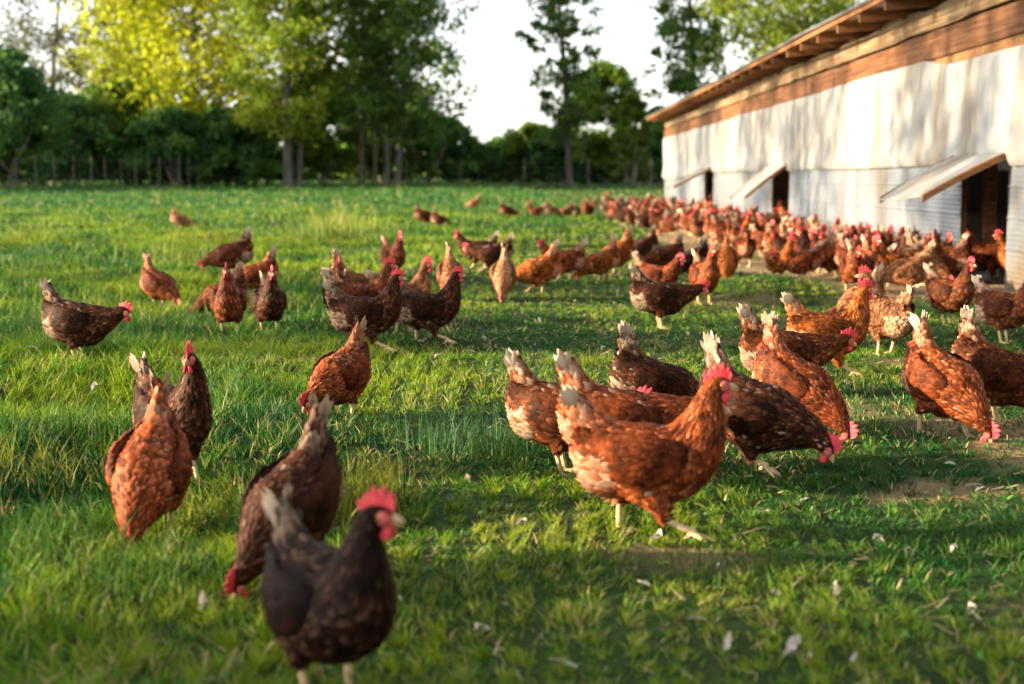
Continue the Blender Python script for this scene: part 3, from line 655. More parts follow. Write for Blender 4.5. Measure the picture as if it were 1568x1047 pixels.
def hen_kit(pose, legs, pitch, yaw, seed, speck=.06, tail_up=0):
    rg = np.random.default_rng(seed); K = {}
    body = rot_pitch(BODY, pitch)
    neck = np.array(NECKS[pose], float)
    if yaw:
        a = R(yaw); piv = neck[2, :2]
        for k, f in ((3, .45), (4, 1), (5, 1), (6, 1)):
            c, s = math.cos(a * f), math.sin(a * f); v = neck[k, :2] - piv; neck[k, :2] = piv + np.array([c * v[0] - s * v[1], s * v[0] + c * v[1]])
    spine = np.vstack([body, neck]) * .01
    tb = rot_pitch([(-7.5, 0, 22.5, 6.0, 5.2), (-11.5, 0, 26.0, 4.6, 3.4), (-14.2, 0, 29.8 + tail_up * .4, 3.4, 1.9), (-16.3, 0, 33.2 + tail_up, 2.2, .8)], pitch) * .01
    mb = MB()
    sp, spT = loft(mb, spine, m=44, k=20); tpp, tpT = loft(mb, tb, m=12, k=14)
    tpT = -tpT
    fl = rot_pitch([(-5, 0, 15.5, 6.5, 6.5), (-9.5, 0, 17, 6.6, 6.2), (-13, 0, 19.5, 4.5, 4.2)], pitch) * .01; loft(mb, fl, m=10, k=14)
    hip = rot_pitch([(-1.0, 0, 15.5, 6, 4)], pitch)[0]
    thigh = []
    for sgn, (hk, ft) in zip((1, -1), LEGS[legs]):
        mid = ((hip[0] + hk[0]) / 2 + 1.8, (hip[2] + hk[1]) / 2 - .3)
        C = np.array([(hip[0], sgn * 4.4, hip[2], 5.4, 4.2), (mid[0], sgn * 5.0, mid[1], 3.9, 3.1), (hk[0], sgn * 4.9, hk[1], 1.35, 1.3), (hk[0] + (ft[0] - hk[0]) * .12, sgn * 4.8, hk[1] + (ft[1] - hk[1]) * .12, .8, .8)]) * .01
        p, t = loft(mb, C, m=12, k=12); thigh.append((p, t))
    V, Nn, Qs, Ts = remesh(mb, .006)
    # flow field
    allp = np.vstack([sp, tpp, thigh[0][0], thigh[1][0]]); allT = np.vstack([-spT, -tpT, thigh[0][1], thigh[1][1]])
    rad = np.concatenate([catmull(spine, 44)[:, 3], catmull(tb, 12)[:, 3], np.full(24, .03)])
    # sample points
    fv = np.concatenate([Qs, np.column_stack([Ts, Ts[:, 0]]) if len(Ts) else np.zeros((0, 4), int)]).astype(int)
    def sample(n):
        f = fv[rg.integers(0, len(fv), n)]; u = rg.random((n, 1)); v = rg.random((n, 1))
        p = (V[f[:, 0]] * (1 - u) + V[f[:, 1]] * u) * (1 - v) + (V[f[:, 3]] * (1 - u) + V[f[:, 2]] * u) * v
        q = Nn[f].mean(1); q /= np.linalg.norm(q, axis=1)[:, None]; return p, q
    p, q = sample(7500)
    # thin out to an even spread
    cell = {}; keep = []
    head = neck[4, :3] * .01; shoulder = neck[1, :3] * .01
    dh = np.linalg.norm(p - head, axis=1)
    for k in range(len(p)):
        md = .0045 if dh[k] < .045 else (.0068 if dh[k] < .12 else .0090)
        key = tuple((p[k] / .0105).astype(int)); ok = True
        for a in (-1, 0, 1):
            for b in (-1, 0, 1):
                for c in (-1, 0, 1):
                    for o in cell.get((key[0] + a, key[1] + b, key[2] + c), ()):
                        if ((p[k] - p[o]) ** 2).sum() < md * md: ok = False; break
                    if not ok: break
                if not ok: break
            if not ok: break
        if ok: cell.setdefault(key, []).append(k); keep.append(k)
    p = p[keep]; q = q[keep]; dh = dh[keep]
    # leave the bare face free
    hd = (neck[5, :3] - neck[4, :3]); hd /= np.linalg.norm(hd)
    fr = (p - head) @ hd
    ok = ~((dh < .05) & (fr > .002)); p = p[ok]; q = q[ok]; dh = dh[ok]
    D = np.linalg.norm(p[:, None] - allp[None], axis=2) - rad[None]; ni = D.argmin(1); fl_ = allT[ni]
    fl_ = fl_ + np.array([0, 0, -.25]) * (ni < 44)[:, None]
    L = np.where(dh < .05, .009, np.where(dh < .15, .025, .0245)); Wd = np.where(dh < .05, .0033, np.where(dh < .15, .0042, .0082))
    istail = (ni >= 44) & (ni < 56); L = np.where(istail, .034, L); Wd = np.where(istail, .009, Wd)
    rear = (p[:, 0] < -.06) & (p[:, 2] < .20)
    L = np.where(rear, .032, L); Wd = np.where(rear, .008, Wd)
    pl = (rg.random(len(p)) < speck) * rg.uniform(.5, 1, len(p))
    pl = np.maximum(pl, (rg.random(len(p)) < .30) * rg.uniform(.1, .75, len(p)))
    # a patch or two of paler feathers
    for _ in range(2):
        c = p[rg.integers(0, len(p))]; pl = np.maximum(pl, (np.linalg.norm(p - c, axis=1) < rg.uniform(.015, .03)) * rg.uniform(.1, .6, len(p)) * (speck > .03))
    pl = np.where(rear, np.maximum(pl, rg.uniform(.1, 1.0, len(p))), pl)
    pl = np.where(istail, np.maximum(pl, rg.uniform(0, .9, len(p))), pl)
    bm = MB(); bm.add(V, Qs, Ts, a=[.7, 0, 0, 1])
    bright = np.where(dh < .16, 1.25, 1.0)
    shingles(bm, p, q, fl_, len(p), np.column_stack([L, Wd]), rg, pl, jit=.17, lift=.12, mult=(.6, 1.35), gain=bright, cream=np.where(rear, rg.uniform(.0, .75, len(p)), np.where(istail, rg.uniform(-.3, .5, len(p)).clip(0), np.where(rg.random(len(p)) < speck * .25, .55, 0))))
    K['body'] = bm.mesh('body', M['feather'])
    K['body_lo'] = None
    # tail feathers
    tm = MB(); tipb = tb[2, :3]; ang0 = math.atan2(tb[3, 2] - tb[1, 2], tb[3, 0] - tb[1, 0])
    for s in (-1, 1):
        for k in range(10):
            t = k / 9; an = ang0 + R(-24 + 40 * t) + rg.normal(0, .03); L_ = (.098 - .030 * abs(t - .55)) * rg.uniform(.86, 1.08)
            st = tb[2, :3] + np.array([.016 * (t - .5), s * (.003 + .007 * (1 - t)), -.016 + .006 * t])
            blade(tm, st, (math.cos(an), s * (.05 + .12 * t) + rg.normal(0, .02), math.sin(an)), (math.sin(an) * .3, s * 1.0, rg.normal(0, .25)), L_, .0088 * rg.uniform(.85, 1.15), .08, (rg.uniform(.55, 1.0), .0, -.15, 1), (1.0, .04, rg.uniform(.8, 1.4), 1), rg, tp=1.05)
            blade(tm, tb[1, :3] + np.array([-.004 + .008 * t, s * (.017 - .008 * t), .014 * t]), (math.cos(an + .12 * (.5 - t)), s * .08 + rg.normal(0, .03), math.sin(an)), (0, s * 1.0, rg.normal(0, .2)), L_ * rg.uniform(.62, .85), .0085, .07, (rg.uniform(.6, 1.1), .0, -.2, 1), (1.1, .03, rg.uniform(.4, 1.1), 1), rg, tp=1.3)
    K['tail'] = tm.mesh('tail', M['feather'])
    # wings
    K['wing'] = []
    for s in (1, -1):
        C = rot_pitch([(10.8, s * 6.3, 20.3, 2.0, .8), (7.5, s * 7.8, 20.5, 4.6, 1.5), (1.5, s * 8.7, 20.2, 5.6, 1.5), (-4.5, s * 7.4, 21.0, 5.0, 1.2), (-10.0, s * 4.8, 23.0, 3.1, .9), (-14.5, s * 2.9, 25.4, .9, .4)], pitch) * .01
        wm = MB(); wp, wt = loft(wm, C, m=22, k=14, a=(.75, 0, 0, 1)); base = wm.V[0]
        n = 420; ti = rg.random(n); S = catmull(C, 60); ii = (ti * 59).astype(int); th = rg.uniform(-1.35, 1.35, n)
        Tt = np.gradient(S[:, :3], axis=0); Tt /= np.linalg.norm(Tt, axis=1)[:, None]
        Y = np.array([0, s * 1.0, 0]); Sd = Y - Tt * (Tt @ Y)[:, None]; Sd /= np.linalg.norm(Sd, axis=1)[:, None]; Up = np.cross(Tt, Sd) * -s
        pos = S[ii, :3] + Sd[ii] * (np.cos(th) * S[ii, 4])[:, None] + Up[ii] * (np.sin(th) * S[ii, 3])[:, None]
        nr = Sd[ii] * (np.cos(th) / S[ii, 4].clip(.004))[:, None] + Up[ii] * (np.sin(th) / S[ii, 3].clip(.004))[:, None]; nr /= np.linalg.norm(nr, axis=1)[:, None]
        pale = (rg.random(n) < speck * .35) * rg.uniform(.15, .6, n)
        shingles(wm, pos, nr, Tt[ii] + np.array([0, 0, -.18]), n, np.tile([.03, .0105], (n, 1)), rg, pale, jit=.12, lift=.10, mult=(.45, 1.05))
        for k in range(9):
            u = k / 8; st = S[int(20 + 22 * u), :3] + Sd[30] * .008 - Up[30] * (.030 - .034 * u)
            d = Tt[45] + np.array([0, -s * .10, .10 - .25 * (1 - u)])
            pq = .45 if rg.random() < speck * 1.5 else 0
            blade(wm, st, d, Sd[30], .085 - .012 * u, .0095, -.05, (.35 + .35 * rg.random(), 0, 0, 1), (1.15, pq, 0.1, 1), rg)
        K['wing'].append(wm.mesh('wing', M['feather']))
    # head parts
    H = neck[4, :3] * .01; D = hd; Yp = np.array([0, 1.0, 0]); Sx = Yp - D * (D @ Yp); Sx /= np.linalg.norm(Sx); U = np.cross(D, Sx)
    def hp(f, s, u): return H + (D * f + Sx * s + U * u) * .01
    cm = MB(); nC = 22; rows = []
    for k in range(nC):
        t = k / (nC - 1); f = 3.2 - 6.3 * t; base_u = 1.6 + .75 * math.sin(t * 2.6) - .5 * max(0, t - .7) / .3
        h = (1.5 + 2.3 * math.sin(min(1, t * 1.15 + .08) * math.pi) ** .8) * (1 - .15 * t)
        ser = .52 + .48 * abs(math.sin(t * math.pi * 4.6 + .4)); top = h * ser
        th_ = .34 * math.sin(max(.12, min(.88, t)) * math.pi) + .1; bend = .35 * math.sin(t * 5 + seed) * .5
        for (uu, tt) in ((-.5, 1.0), (.0, 1.0), (.45, .85), (.8, .6), (1.0, .25)):
            fo = f + (.35 * uu * uu) * (-1 if t > .4 else .3)
            for s in (1, -1): cm_p = hp(fo, s * th_ * tt + bend * max(0, uu) ** 2, base_u + (top * uu if uu > 0 else uu)); rows.append(cm_p)
    rows = np.array(rows); Qc = []
    for k in range(nC - 1):
        for r in range(4):
            a = k * 10 + r * 2; b = a + 10
            Qc += [(a, b, b + 2, a + 2), (a + 3, b + 3, b + 1, a + 1)]
        a = k * 10 + 8; Qc.append((a, a + 10, a + 11, a + 1))
    for k in (0, nC - 1):
        for r in range(4): a = k * 10 + r * 2; Qc.append((a, a + 1, a + 3, a + 2))
    cm.add(rows, Qc); K['comb'] = cm.mesh('comb', M['red'])
    K['wattle'] = []
    for s in (1, -1):
        wm = MB(); c0 = hp(2.3, s * .5, -1.1); dn = np.array([0, 0, -1.0]) if pose in ('alert', 'mid', 'stoop') else (-U * .55 + np.array([0, 0, -.6]))
        dn = dn / np.linalg.norm(dn)
        pts = [(*(c0 + dn * z * .01 + D * (-.2 * z * .01) + Sx * s * (.25 * z) * .01), a * .01, b * .01) for z, a, b in ((-.3, .3, .5), (.4, .34, .85), (1.3, .36, 1.15), (2.0, .3, 1.0), (2.5, .1, .4))]
        loft(wm, pts, m=12, k=10, ref=tuple(D)); K['wattle'].append(wm.mesh('wattle', M['red']))
    fm = MB()
    for s in (1, -1):
        for (f, u, rf, ru, off) in ((1.2, .1, 1.9, 1.45, 1.25), (-.5, -.75, .85, 1.0, 1.55), (2.2, -.5, 1.1, 1.0, .75)):
            c = hp(f, s * off, u); ph = np.linspace(0, 2 * np.pi, 14, endpoint=False); VV = [hp(f, s * (off + .55), u)]
            for rr_ in (.5, .85, 1.0):
                for a in ph: VV.append(hp(f + rf * rr_ * math.cos(a), s * (off + .55 * (1 - rr_ ** 2) - .25 * (rr_ > .9)), u + ru * rr_ * math.sin(a)))
            Tf = [(0, 1 + a, 1 + (a + 1) % 14) for a in range(14)]; Qf = [(1 + r * 14 + a, 1 + r * 14 + 14 + a, 1 + r * 14 + 14 + (a + 1) % 14, 1 + r * 14 + (a + 1) % 14) for r in (0, 1) for a in range(14)]
            fm.add(VV, Qf, Tf)
    K['face'] = fm.mesh('face', M['face'])
    K['eye'] = []
    for s in (1, -1):
        em = MB(); ball(em, hp(1.15, s * 1.62, .35), .0042, 12, m=0); ball(em, hp(1.17, s * 1.88, .36), .0022, 10, m=1); K['eye'].append(em.mesh('eye', [M['iris'], M['pupil']]))
    bk = MB(); loft(bk, [(*hp(2.3, 0, .05), .0095, .0075), (*hp(3.1, 0, .1), .0078, .0062), (*hp(4.0, 0, -.02), .0052, .0040), (*hp(4.8, 0, -.4), .0022, .0016), (*hp(5.0, 0, -.75), .0006, .0006)], m=12, k=10)
    loft(bk, [(*hp(2.3, 0, -.55), .005, .0065), (*hp(3.4, 0, -.6), .0038, .0048), (*hp(4.4, 0, -.75), .0012, .0018)], m=8, k=8); K['beak'] = bk.mesh('beak', M['beak'])
    # legs
    K['leg'] = []
    for sgn, (hk, ft) in zip((1, -1), LEGS[legs]):
        lm = MB(); y0 = sgn * 4.9; y1 = sgn * 4.2; fz = ft[1] + .7
        loft(lm, np.array([(hk[0] - .1, y0, hk[1] + .9, .9, .8), (hk[0], y0, hk[1], .85, .75), (hk[0] * .6 + ft[0] * .4, y0 * .6 + y1 * .4, hk[1] * .6 + fz * .4, .78, .72), (ft[0], y1, fz + .4, .76, .72), (ft[0] + .5, y1, fz - .1, .88, .82)]) * .01, m=14, k=10)
        lift = ft[1] > 2
        for an, L_ in ((-32, 4.6), (0, 5.6), (32, 4.6), (176, 2.0)):
            a = R(an) ; dx, dy = math.cos(a), math.sin(a); dz = -1.0 * ft[1] / L_ if not lift else -.5
            q0 = np.array((ft[0], y1, fz - .15)); pts = []
            for t, r_ in ((0, .62), (.3, .58), (.6, .5), (.85, .4), (1.0, .12)):
                z = max(q0[2] + dz * L_ * t + .18 * math.sin(t * math.pi) * L_ * .3 - .35 * t, .28 * (1 - t) + .05) if not lift else q0[2] + dz * L_ * t
                pts.append((q0[0] + dx * L_ * t, q0[1] + dy * L_ * t, z, r_, r_))
            loft(lm, np.array(pts) * .01, m=9, k=8, ref=(0, 1, 0) if abs(dx) > .5 else (1, 0, 0))
        K['leg'].append(lm.mesh('leg', M['leg']))
    return K
KITS = {
 'alert': hen_kit('alert', 'stand', 0, 0, 1), 'alertL': hen_kit('alert', 'stand', -3, 55, 2), 'alertR': hen_kit('alert', 'walk2', -2, -50, 3),
 'walk': hen_kit('alert', 'walk', 0, 0, 4, speck=.10), 'mid': hen_kit('mid', 'walk2', 2, 10, 5), 'midR': hen_kit('mid', 'stand', 2, -40, 6, speck=.1),
 'stoop': hen_kit('stoop', 'stand', 6, 0, 7), 'stoop2': hen_kit('stoop', 'walk', 4, -25, 8, speck=.1),
 'low': hen_kit('low', 'step', 14, -15, 9, speck=.12), 'low2': hen_kit('low', 'stand', 14, 25, 10),
 'peck': hen_kit('peck', 'stand', 19, 0, 11, tail_up=1), 'peck2': hen_kit('peck', 'walk2', 17, 30, 12, speck=.14), 'peckR': hen_kit('peck', 'stand', 19, -30, 13, speck=.02),
 'black': hen_kit('alert', 'stand', -3, 38, 14, speck=.0),
}
COLS = {'rust': (.138, .031, .0085), 'brown': (.085, .022, .007), 'choc': (.037, .0108, .0045), 'black': (.014, .0048, .0028), 'gold': (.21, .056, .011), 'pale': (.24, .105, .05), 'fawn': (.17, .066, .028), 'red': (.12, .027, .009)}
nhen = [0]
def hen(px, py, head, kit, col, white, label, group='hens on the pasture', scale=1.0, world=None, small=False, dz=0):
    nhen[0] += 1; rr = random.Random(nhen[0] * 7 + 1)
    p = Vector((world[0], world[1], float(terr(*world)))) if world else P(px, py)
    o = tag(empty('hen', (p.x, p.y, p.z - .004 + dz), R(head)), label, 'hen', group); s = scale * rr.uniform(.95, 1.05)
    o.scale = (s, s * rr.uniform(.92, 1.04), s * rr.uniform(.97, 1.03))
    c = np.array(COLS[col]) * rr.uniform(.88, 1.14); K = KITS[kit]
    def ad(n, me):
        q = bpy.data.objects.new(n, me); COL.objects.link(q); q.parent = o; q.color = (*c, white); return q
    b = ad('body', K['body']); ad('tail', K['tail']); ad('comb', K['comb'])
    for m_ in K['wing']: ad('wing', m_)
    for m_ in K['leg']: ad('leg', m_)
    ad('face', K['face'])
    if not small:
        for m_ in K['wattle']: ad('wattle', m_)
        for m_ in K['eye']: ad('eye', m_)
        ad('beak', K['beak'])
    return o
HENS = [
 (498, 1068, -55, 'black', 'black', .55, 'near black hen in the foreground with red comb and mottled pale tail'),
 (456, 884, -112, 'peckR', 'choc', .6, 'dark brown hen with a pointed tail pecking behind the near black foreground hen', 'hens on the pasture', .92),
 (236, 822, -88, 'peck', 'rust', .45, 'rust coloured hen pecking head down, nearest on the left'),
 (262, 735, -48, 'alertR', 'choc', .5, 'dark necked hen with upright comb standing behind the rust pecking hen on the left'),
 (118, 553, -14, 'stoop', 'choc', .8, 'dark brown hen with whitish tail leaning forward at the far left edge'),
 (242, 471, -35, 'peckR', 'red', .4, 'small reddish brown hen pecking in long grass near the left, pointed tail up'),
 (352, 513, -82, 'alert', 'red', .6, 'reddish brown hen facing the camera, left one of the pair standing in long grass'),
 (346, 488, 205, 'peck', 'brown', .6, 'brown hen pecking leftwards half hidden behind the reddish brown hen of the facing pair'),
 (412, 510, -72, 'alert', 'choc', .6, 'dark brown hen facing the camera, right one of the pair standing in long grass'),
 (396, 455, 212, 'low2', 'rust', .8, 'rust hen with white wing patch bending left behind the facing pair'),
 (358, 424, 186, 'low2', 'brown', .9, 'mottled brown hen with white tail foraging left in the long yellow green grass'),
 (276, 350, 10, 'peck', 'pale', .9, 'tiny pale hen alone in the far left grass'),
 (601, 428, -62, 'alert', 'red', .5, 'reddish hen standing alone with its face lit, above the dark cluster'),
 (556, 536, 2, 'walk', 'choc', .8, 'very dark brown hen stepping right at the front of the dark cluster, one leg stretched'),
 (548, 508, 4, 'alert', 'brown', .9, 'brown hen with round white tail just behind the stepping very dark hen'),
 (522, 500, 100, 'alert', 'brown', .4, 'brown hen facing away at the back left of the dark cluster'),
 (540, 482, 20, 'peck', 'fawn', .7, 'fawn tailed hen mostly hidden at the back of the dark cluster'),
 (652, 524, 2, 'walk', 'choc', .7, 'dark brown hen with white wing marks looking right, right end of the dark cluster'),
 (612, 510, 32, 'alertR', 'fawn', .8, 'pale rumped hen turned away in the middle of the dark cluster'),
 (689, 459, -84, 'peck', 'fawn', .8, 'fawn hen with white tail tip pecking toward the camera behind the dark cluster'),
 (527, 641, 244, 'low', 'rust', .4, 'rust speckled hen with its head low to the left, alone in the middle grass', 'hens on the pasture', .9),
 (648, 347, 5, 'low', 'brown', 1, 'distant brown hen with white tail, left one of the far pair'),
 (673, 350, -8, 'peck', 'brown', 1, 'distant brown hen pecking right, right one of the far pair'),
 (776, 338, 0, 'low', 'brown', 1, 'distant hen with white rear standing alone in the far grass'),
 (726, 322, 180, 'peck', 'pale', 1, 'very small far hen almost lost in the far grass'),
 (822, 336, 170, 'alert', 'brown', 1, 'distant dark hen, left one of the far trio'),
 (845, 335, 10, 'peck', 'pale', 1, 'distant pale hen, middle one of the far trio'),
 (868, 336, 200, 'peck', 'fawn', 1, 'distant fawn hen, right one of the far trio'),
 (735, 412, 178, 'mid', 'choc', .8, 'dark brown hen with its head raised to the left, rear one of the overlapping pair'),
 (757, 417, 186, 'stoop2', 'choc', .9, 'dark hen with white tail tip, lowered head left, front one of the overlapping pair'),
 (771, 460, -93, 'peck', 'pale', .9, 'pale mottled hen pecking straight toward the camera'),
 (828, 449, 204, 'low', 'gold', .9, 'golden brown hen bending left beside the pale mottled pecking hen'),
 (866, 430, 188, 'mid', 'rust', .9, 'rust hen with white tail tip behind the golden bending hen'),
 (922, 430, 194, 'peck', 'gold', .9, 'bright golden hen pecking left in the sun'),
 (946, 418, 205, 'peck', 'gold', .9, 'golden hen hidden behind the bright golden pecking hen'),
 (1008, 502, -4, 'stoop', 'choc', 1, 'dark chocolate hen with feathery white tail leaning right, alone at the centre right'),
 (1002, 462, -35, 'mid', 'red', .5, 'reddish hen with bright comb behind the dark chocolate leaning hen'),
 (985, 404, 188, 'peck', 'choc', .7, 'dark hen pecking left at the front of the crowd'),
 (1022, 418, 196, 'low2', 'brown', 1, 'brown hen with white tail behind the reddish bright combed hen'),
 (1060, 428, 175, 'peck', 'black', .9, 'black and white speckled hen feeding among brown hens'),
 (1077, 447, -78, 'alert', 'rust', .6, 'tall rust hen facing the camera at the front of the middle crowd'),
 (1111, 434, -98, 'peck', 'gold', .5, 'orange hen pecking toward the camera beside the tall rust hen'),
 (1140, 408, 88, 'mid', 'rust', .6, 'rust hen seen from behind at the edge of the middle crowd'),
 (1190, 430, -62, 'alertL', 'gold', .6, 'orange hen standing on the grass mound, face to the camera'),
 (1228, 431, 182, 'stoop', 'rust', .8, 'rust hen walking left beside the bare soil'),
 (1217, 408, 186, 'mid', 'choc', .4, 'dark hen with dusky comb behind the rust hen walking left'),
 (1288, 422, -92, 'alert', 'gold', .5, 'tall plain orange hen facing the camera on bare soil'),
 (1306, 444, -95, 'mid', 'rust', .9, 'rust hen with white crest of feathers in front of the tall orange hen'),
 (1336, 442, -70, 'low', 'red', .5, 'reddish hen bending beside the rust hen on bare soil'),
 (1265, 414, 170, 'low', 'choc', .4, 'dark brown hen on bare soil behind the orange ones'),
 (1396, 452, 168, 'low2', 'fawn', .7, 'dull brown hen foraging on the soil left of the dark standing hen'),
 (1416, 430, -75, 'alertR', 'gold', .9, 'golden hen with spread feathers in the right crowd'),
 (1450, 497, -62, 'alert', 'brown', .7, 'dark brown hen standing upright in the grass left of the grey pipe'),
 (1534, 512, -50, 'alert', 'brown', .9, 'brown hen standing upright with white tail at the right edge beside the grey pipe'),
 (1357, 543, 112, 'alertL', 'fawn', .7, 'fawn speckled hen seen from behind with dark neck'),
 (1322, 510, 218, 'low', 'fawn', 1, 'fawn hen with white tail behind the speckled dark necked one'),
 (1262, 574, 4, 'walk', 'gold', 1, 'bright orange and white hen stepping right with raised white tail'),
 (1196, 614, 2, 'stoop', 'brown', 1, 'grey brown hen stretching its neck right with fanned white tail'),
 (1212, 668, -48, 'peck', 'red', .5, 'reddish brown hen pecking right with pointed tail, behind the white tailed dark hen'),
 (1146, 724, -32, 'low', 'choc', 1, 'dark brown hen with white tail and head held low, right of the striding hen'),
 (982, 819, -6, 'walk', 'rust', .8, 'large rust hen striding right with bright red comb, nearest of the right group', 'hens on the pasture', 1.05),
 (948, 748, -4, 'stoop', 'rust', 1, 'rust hen with cream tail just behind the large striding hen'),
 (856, 724, -18, 'stoop', 'brown', 1, 'brown hen with white tail and pale rump left of the large striding hen'),
 (1000, 664, 4, 'peck', 'choc', .8, 'dark brown hen with fawn tail bent down behind the large striding hen'),
 (1437, 664, -66, 'peck2', 'rust', .7, 'rust mottled hen pecking toward the camera at the right'),
 (1520, 646, -22, 'peck', 'brown', 1, 'brown hen with white fluffy tail pecking at the right picture edge'),
]
for h in HENS: hen(*h)
# crowd along the barn wall
placed = [P(h[0], h[1]).xy for h in HENS]
zones = [ # y0,y1,xmin0,xmin1,spacing,count,label
 (11.4, 14.6, 2.6, 2.5, .205, 64, 'hen packed in the near crowd at the barn wall beside the nearest hatch'),
 (14.6, 20.2, 2.45, 2.05, .28, 54, 'hen in the crowd at the barn wall between the nearest and middle hatch'),
 (20.2, 29.0, 2.1, 1.3, .36, 56, 'hen in the crowd at the barn wall between the middle and farthest hatch'),
 (29.0, 37.0, .8, .9, .46, 30, 'small dark hen in the far end of the crowd near the barn corner'),
]
zrng = random.Random(99); crowd = []
kp = ['alert', 'alertL', 'alertR', 'mid', 'midR', 'stoop', 'low', 'low2', 'peck', 'peck2', 'walk', 'peckR']
for zi, (y0, y1, xa, xb, sp_, cnt, lab) in enumerate(zones):
    n = 0; tries = 0
    while n < cnt and tries < 4000:
        tries += 1; y = zrng.uniform(y0, y1); xm = xa + (xb - xa) * (y - y0) / (y1 - y0); x = xm + (3.42 - xm) * zrng.random() ** .8
        if any((Vector((x, y)) - q).length < sp_ for q in placed): continue
        placed.append(Vector((x, y)))
        cl = zrng.choice(['rust', 'rust', 'red', 'rust', 'brown', 'red', 'fawn', 'rust', 'gold', 'red', 'choc'] if zi < 2 else (['rust', 'brown', 'brown', 'choc', 'gold', 'fawn', 'red'] if zi == 2 else ['brown', 'choc', 'red', 'choc', 'fawn']))
        word = {'rust': 'rust', 'gold': 'orange', 'brown': 'brown', 'red': 'reddish', 'fawn': 'fawn', 'choc': 'dark', 'pale': 'pale'}[cl]
        kk = zrng.choice(kp); crowd.append((zi, word, kk, x, y))
        hh = hen(0, 0, zrng.uniform(0, 360), kk, cl, zrng.uniform(.3, 1), (word + ' ' + lab) if zi < 3 else lab, 'crowd of hens along the barn wall', world=(x, y), small=y > 15); crowd[-1] = crowd[-1] + (hh,)
        n += 1
ORD = lambda k: ['first', 'second', 'third', 'fourth', 'fifth', 'sixth', 'seventh', 'eighth', 'ninth', 'tenth'][k] if k < 10 else str(k + 1) + ('th' if 10 < k + 1 < 14 or (k + 1) % 10 not in (1, 2, 3) else ('st', 'nd', 'rd')[(k + 1) % 10 - 1])
ZN = ['of the near crowd by the nearest hatch', 'of the crowd between nearest and middle hatch', 'of the crowd between middle and farthest hatch', 'at the far end of the crowd']
PW = {'peck': 'pecking', 'peck2': 'pecking', 'peckR': 'pecking', 'low': 'bending', 'low2': 'bending', 'stoop': 'leaning'}
cts = {}
for c in sorted(crowd, key=lambda c: c[3] / c[4]):
    kq = (c[0], c[1], PW.get(c[2], 'upright')); q = cts.get(kq, 0); cts[kq] = q + 1
    c[5]['label'] = '%s %s hen %s, %s such from the left' % (kq[2], kq[1], ZN[c[0]], ORD(q))
for (x, y, hd_, k, c, lb) in [(3.85, 11.35, 150, 'alert', 'gold', 'golden hen standing in the nearest hatch opening of the barn'), (4.15, 11.75, 200, 'alertL', 'choc', 'dark hen just inside the nearest hatch of the barn'), (3.8, 11.85, 170, 'mid', 'red', 'reddish hen on the left side of the nearest hatch opening'),
                              (3.75, 20.9, 170, 'alert', 'gold', 'orange hen standing tall in the middle hatch opening'), (3.8, 29.6, 180, 'alert', 'choc', 'dark hen in the farthest hatch opening')]:
    hen(0, 0, hd_, k, c, .5, lb, 'hens in the hatch openings', world=(x, y), dz=.03 if y < 15 else .1)

# ------------------------------------------------------------------ pipe
pp = P(1492, 432)
m_ = MB(); r0, r1, L = .042, .036, .24
k = 24; th = np.linspace(0, 2 * np.pi, k, endpoint=False)
V = []; Qd = []
for (x, r) in ((-L / 2, r1), (-L / 2, r0), (0.02, r0), (.03, r0 + .008), (L / 2, r0 + .008), (L / 2, r1), (-L / 2, r1)):
    for a in th: V.append((x, r * math.cos(a), .04 + r * math.sin(a)))
for r in range(6):
    for a in range(k): Qd.append((r * k + a, r * k + (a + 1) % k, (r + 1) * k + (a + 1) % k, (r + 1) * k + a))
m_.add(V, Qd); po = m_.build('plastic_pipe', M['pipe']); po.location = (pp.x, pp.y, pp.z); po.rotation_euler = (0, 0, R(-18)); tag(po, 'short grey plastic pipe lying on the bare soil by the hens', 'pipe')

# ------------------------------------------------------------------ feathers and straw litter
def feather_mesh(seed, curl):
    rg = np.random.default_rng(seed); m_ = MB(); n = 9; V = []; Qd = []
    for k in range(n + 1):
        t = k / n; z = .004 + .022 * curl * math.sin(t * 2.6) ; x = -.03 + .06 * t
        wd = .014 * math.sin(min(1, .12 + t * 1.0) * math.pi) ** .7 + .001
        for q in (-1, -.5, 0, .5, 1): V.append((x - .004 * abs(q) + rg.uniform(-.003, .003) * abs(q), q * wd * rg.uniform(.35, 1.2), z + .006 * abs(q) * curl + rg.uniform(-.003, .003) + .01 * curl * q * t))
    for r in range(n):
        for c in range(4): a = r * 5 + c; Qd.append((a, a + 1, a + 6, a + 5))
    m_.add(V, Qd); loft(m_, [(-.045, 0, .004, .0009, .0009), (-.02, 0, .008, .0009, .0009), (.02, 0, .01, .0005, .0005)], m=6, k=5, ref=(0, 1, 0))
    for _ in range(26):
        x = rg.uniform(-.028, .0); s = rg.choice([-1, 1]); d = np.array([rg.uniform(-.01, .012), s * rg.uniform(.01, .02), rg.uniform(.003, .016)])
        V = [(x, 0, .006), (x + .0016, 0, .006), (x + d[0] + .0008, d[1], .006 + d[2])]; m_.add(V, None, [(0, 1, 2)])
    return m_.mesh('feather', M['white'])
FM = [feather_mesh(s, c) for s, c in ((1, .4), (2, 1.0), (3, 1.5), (4, .2))]
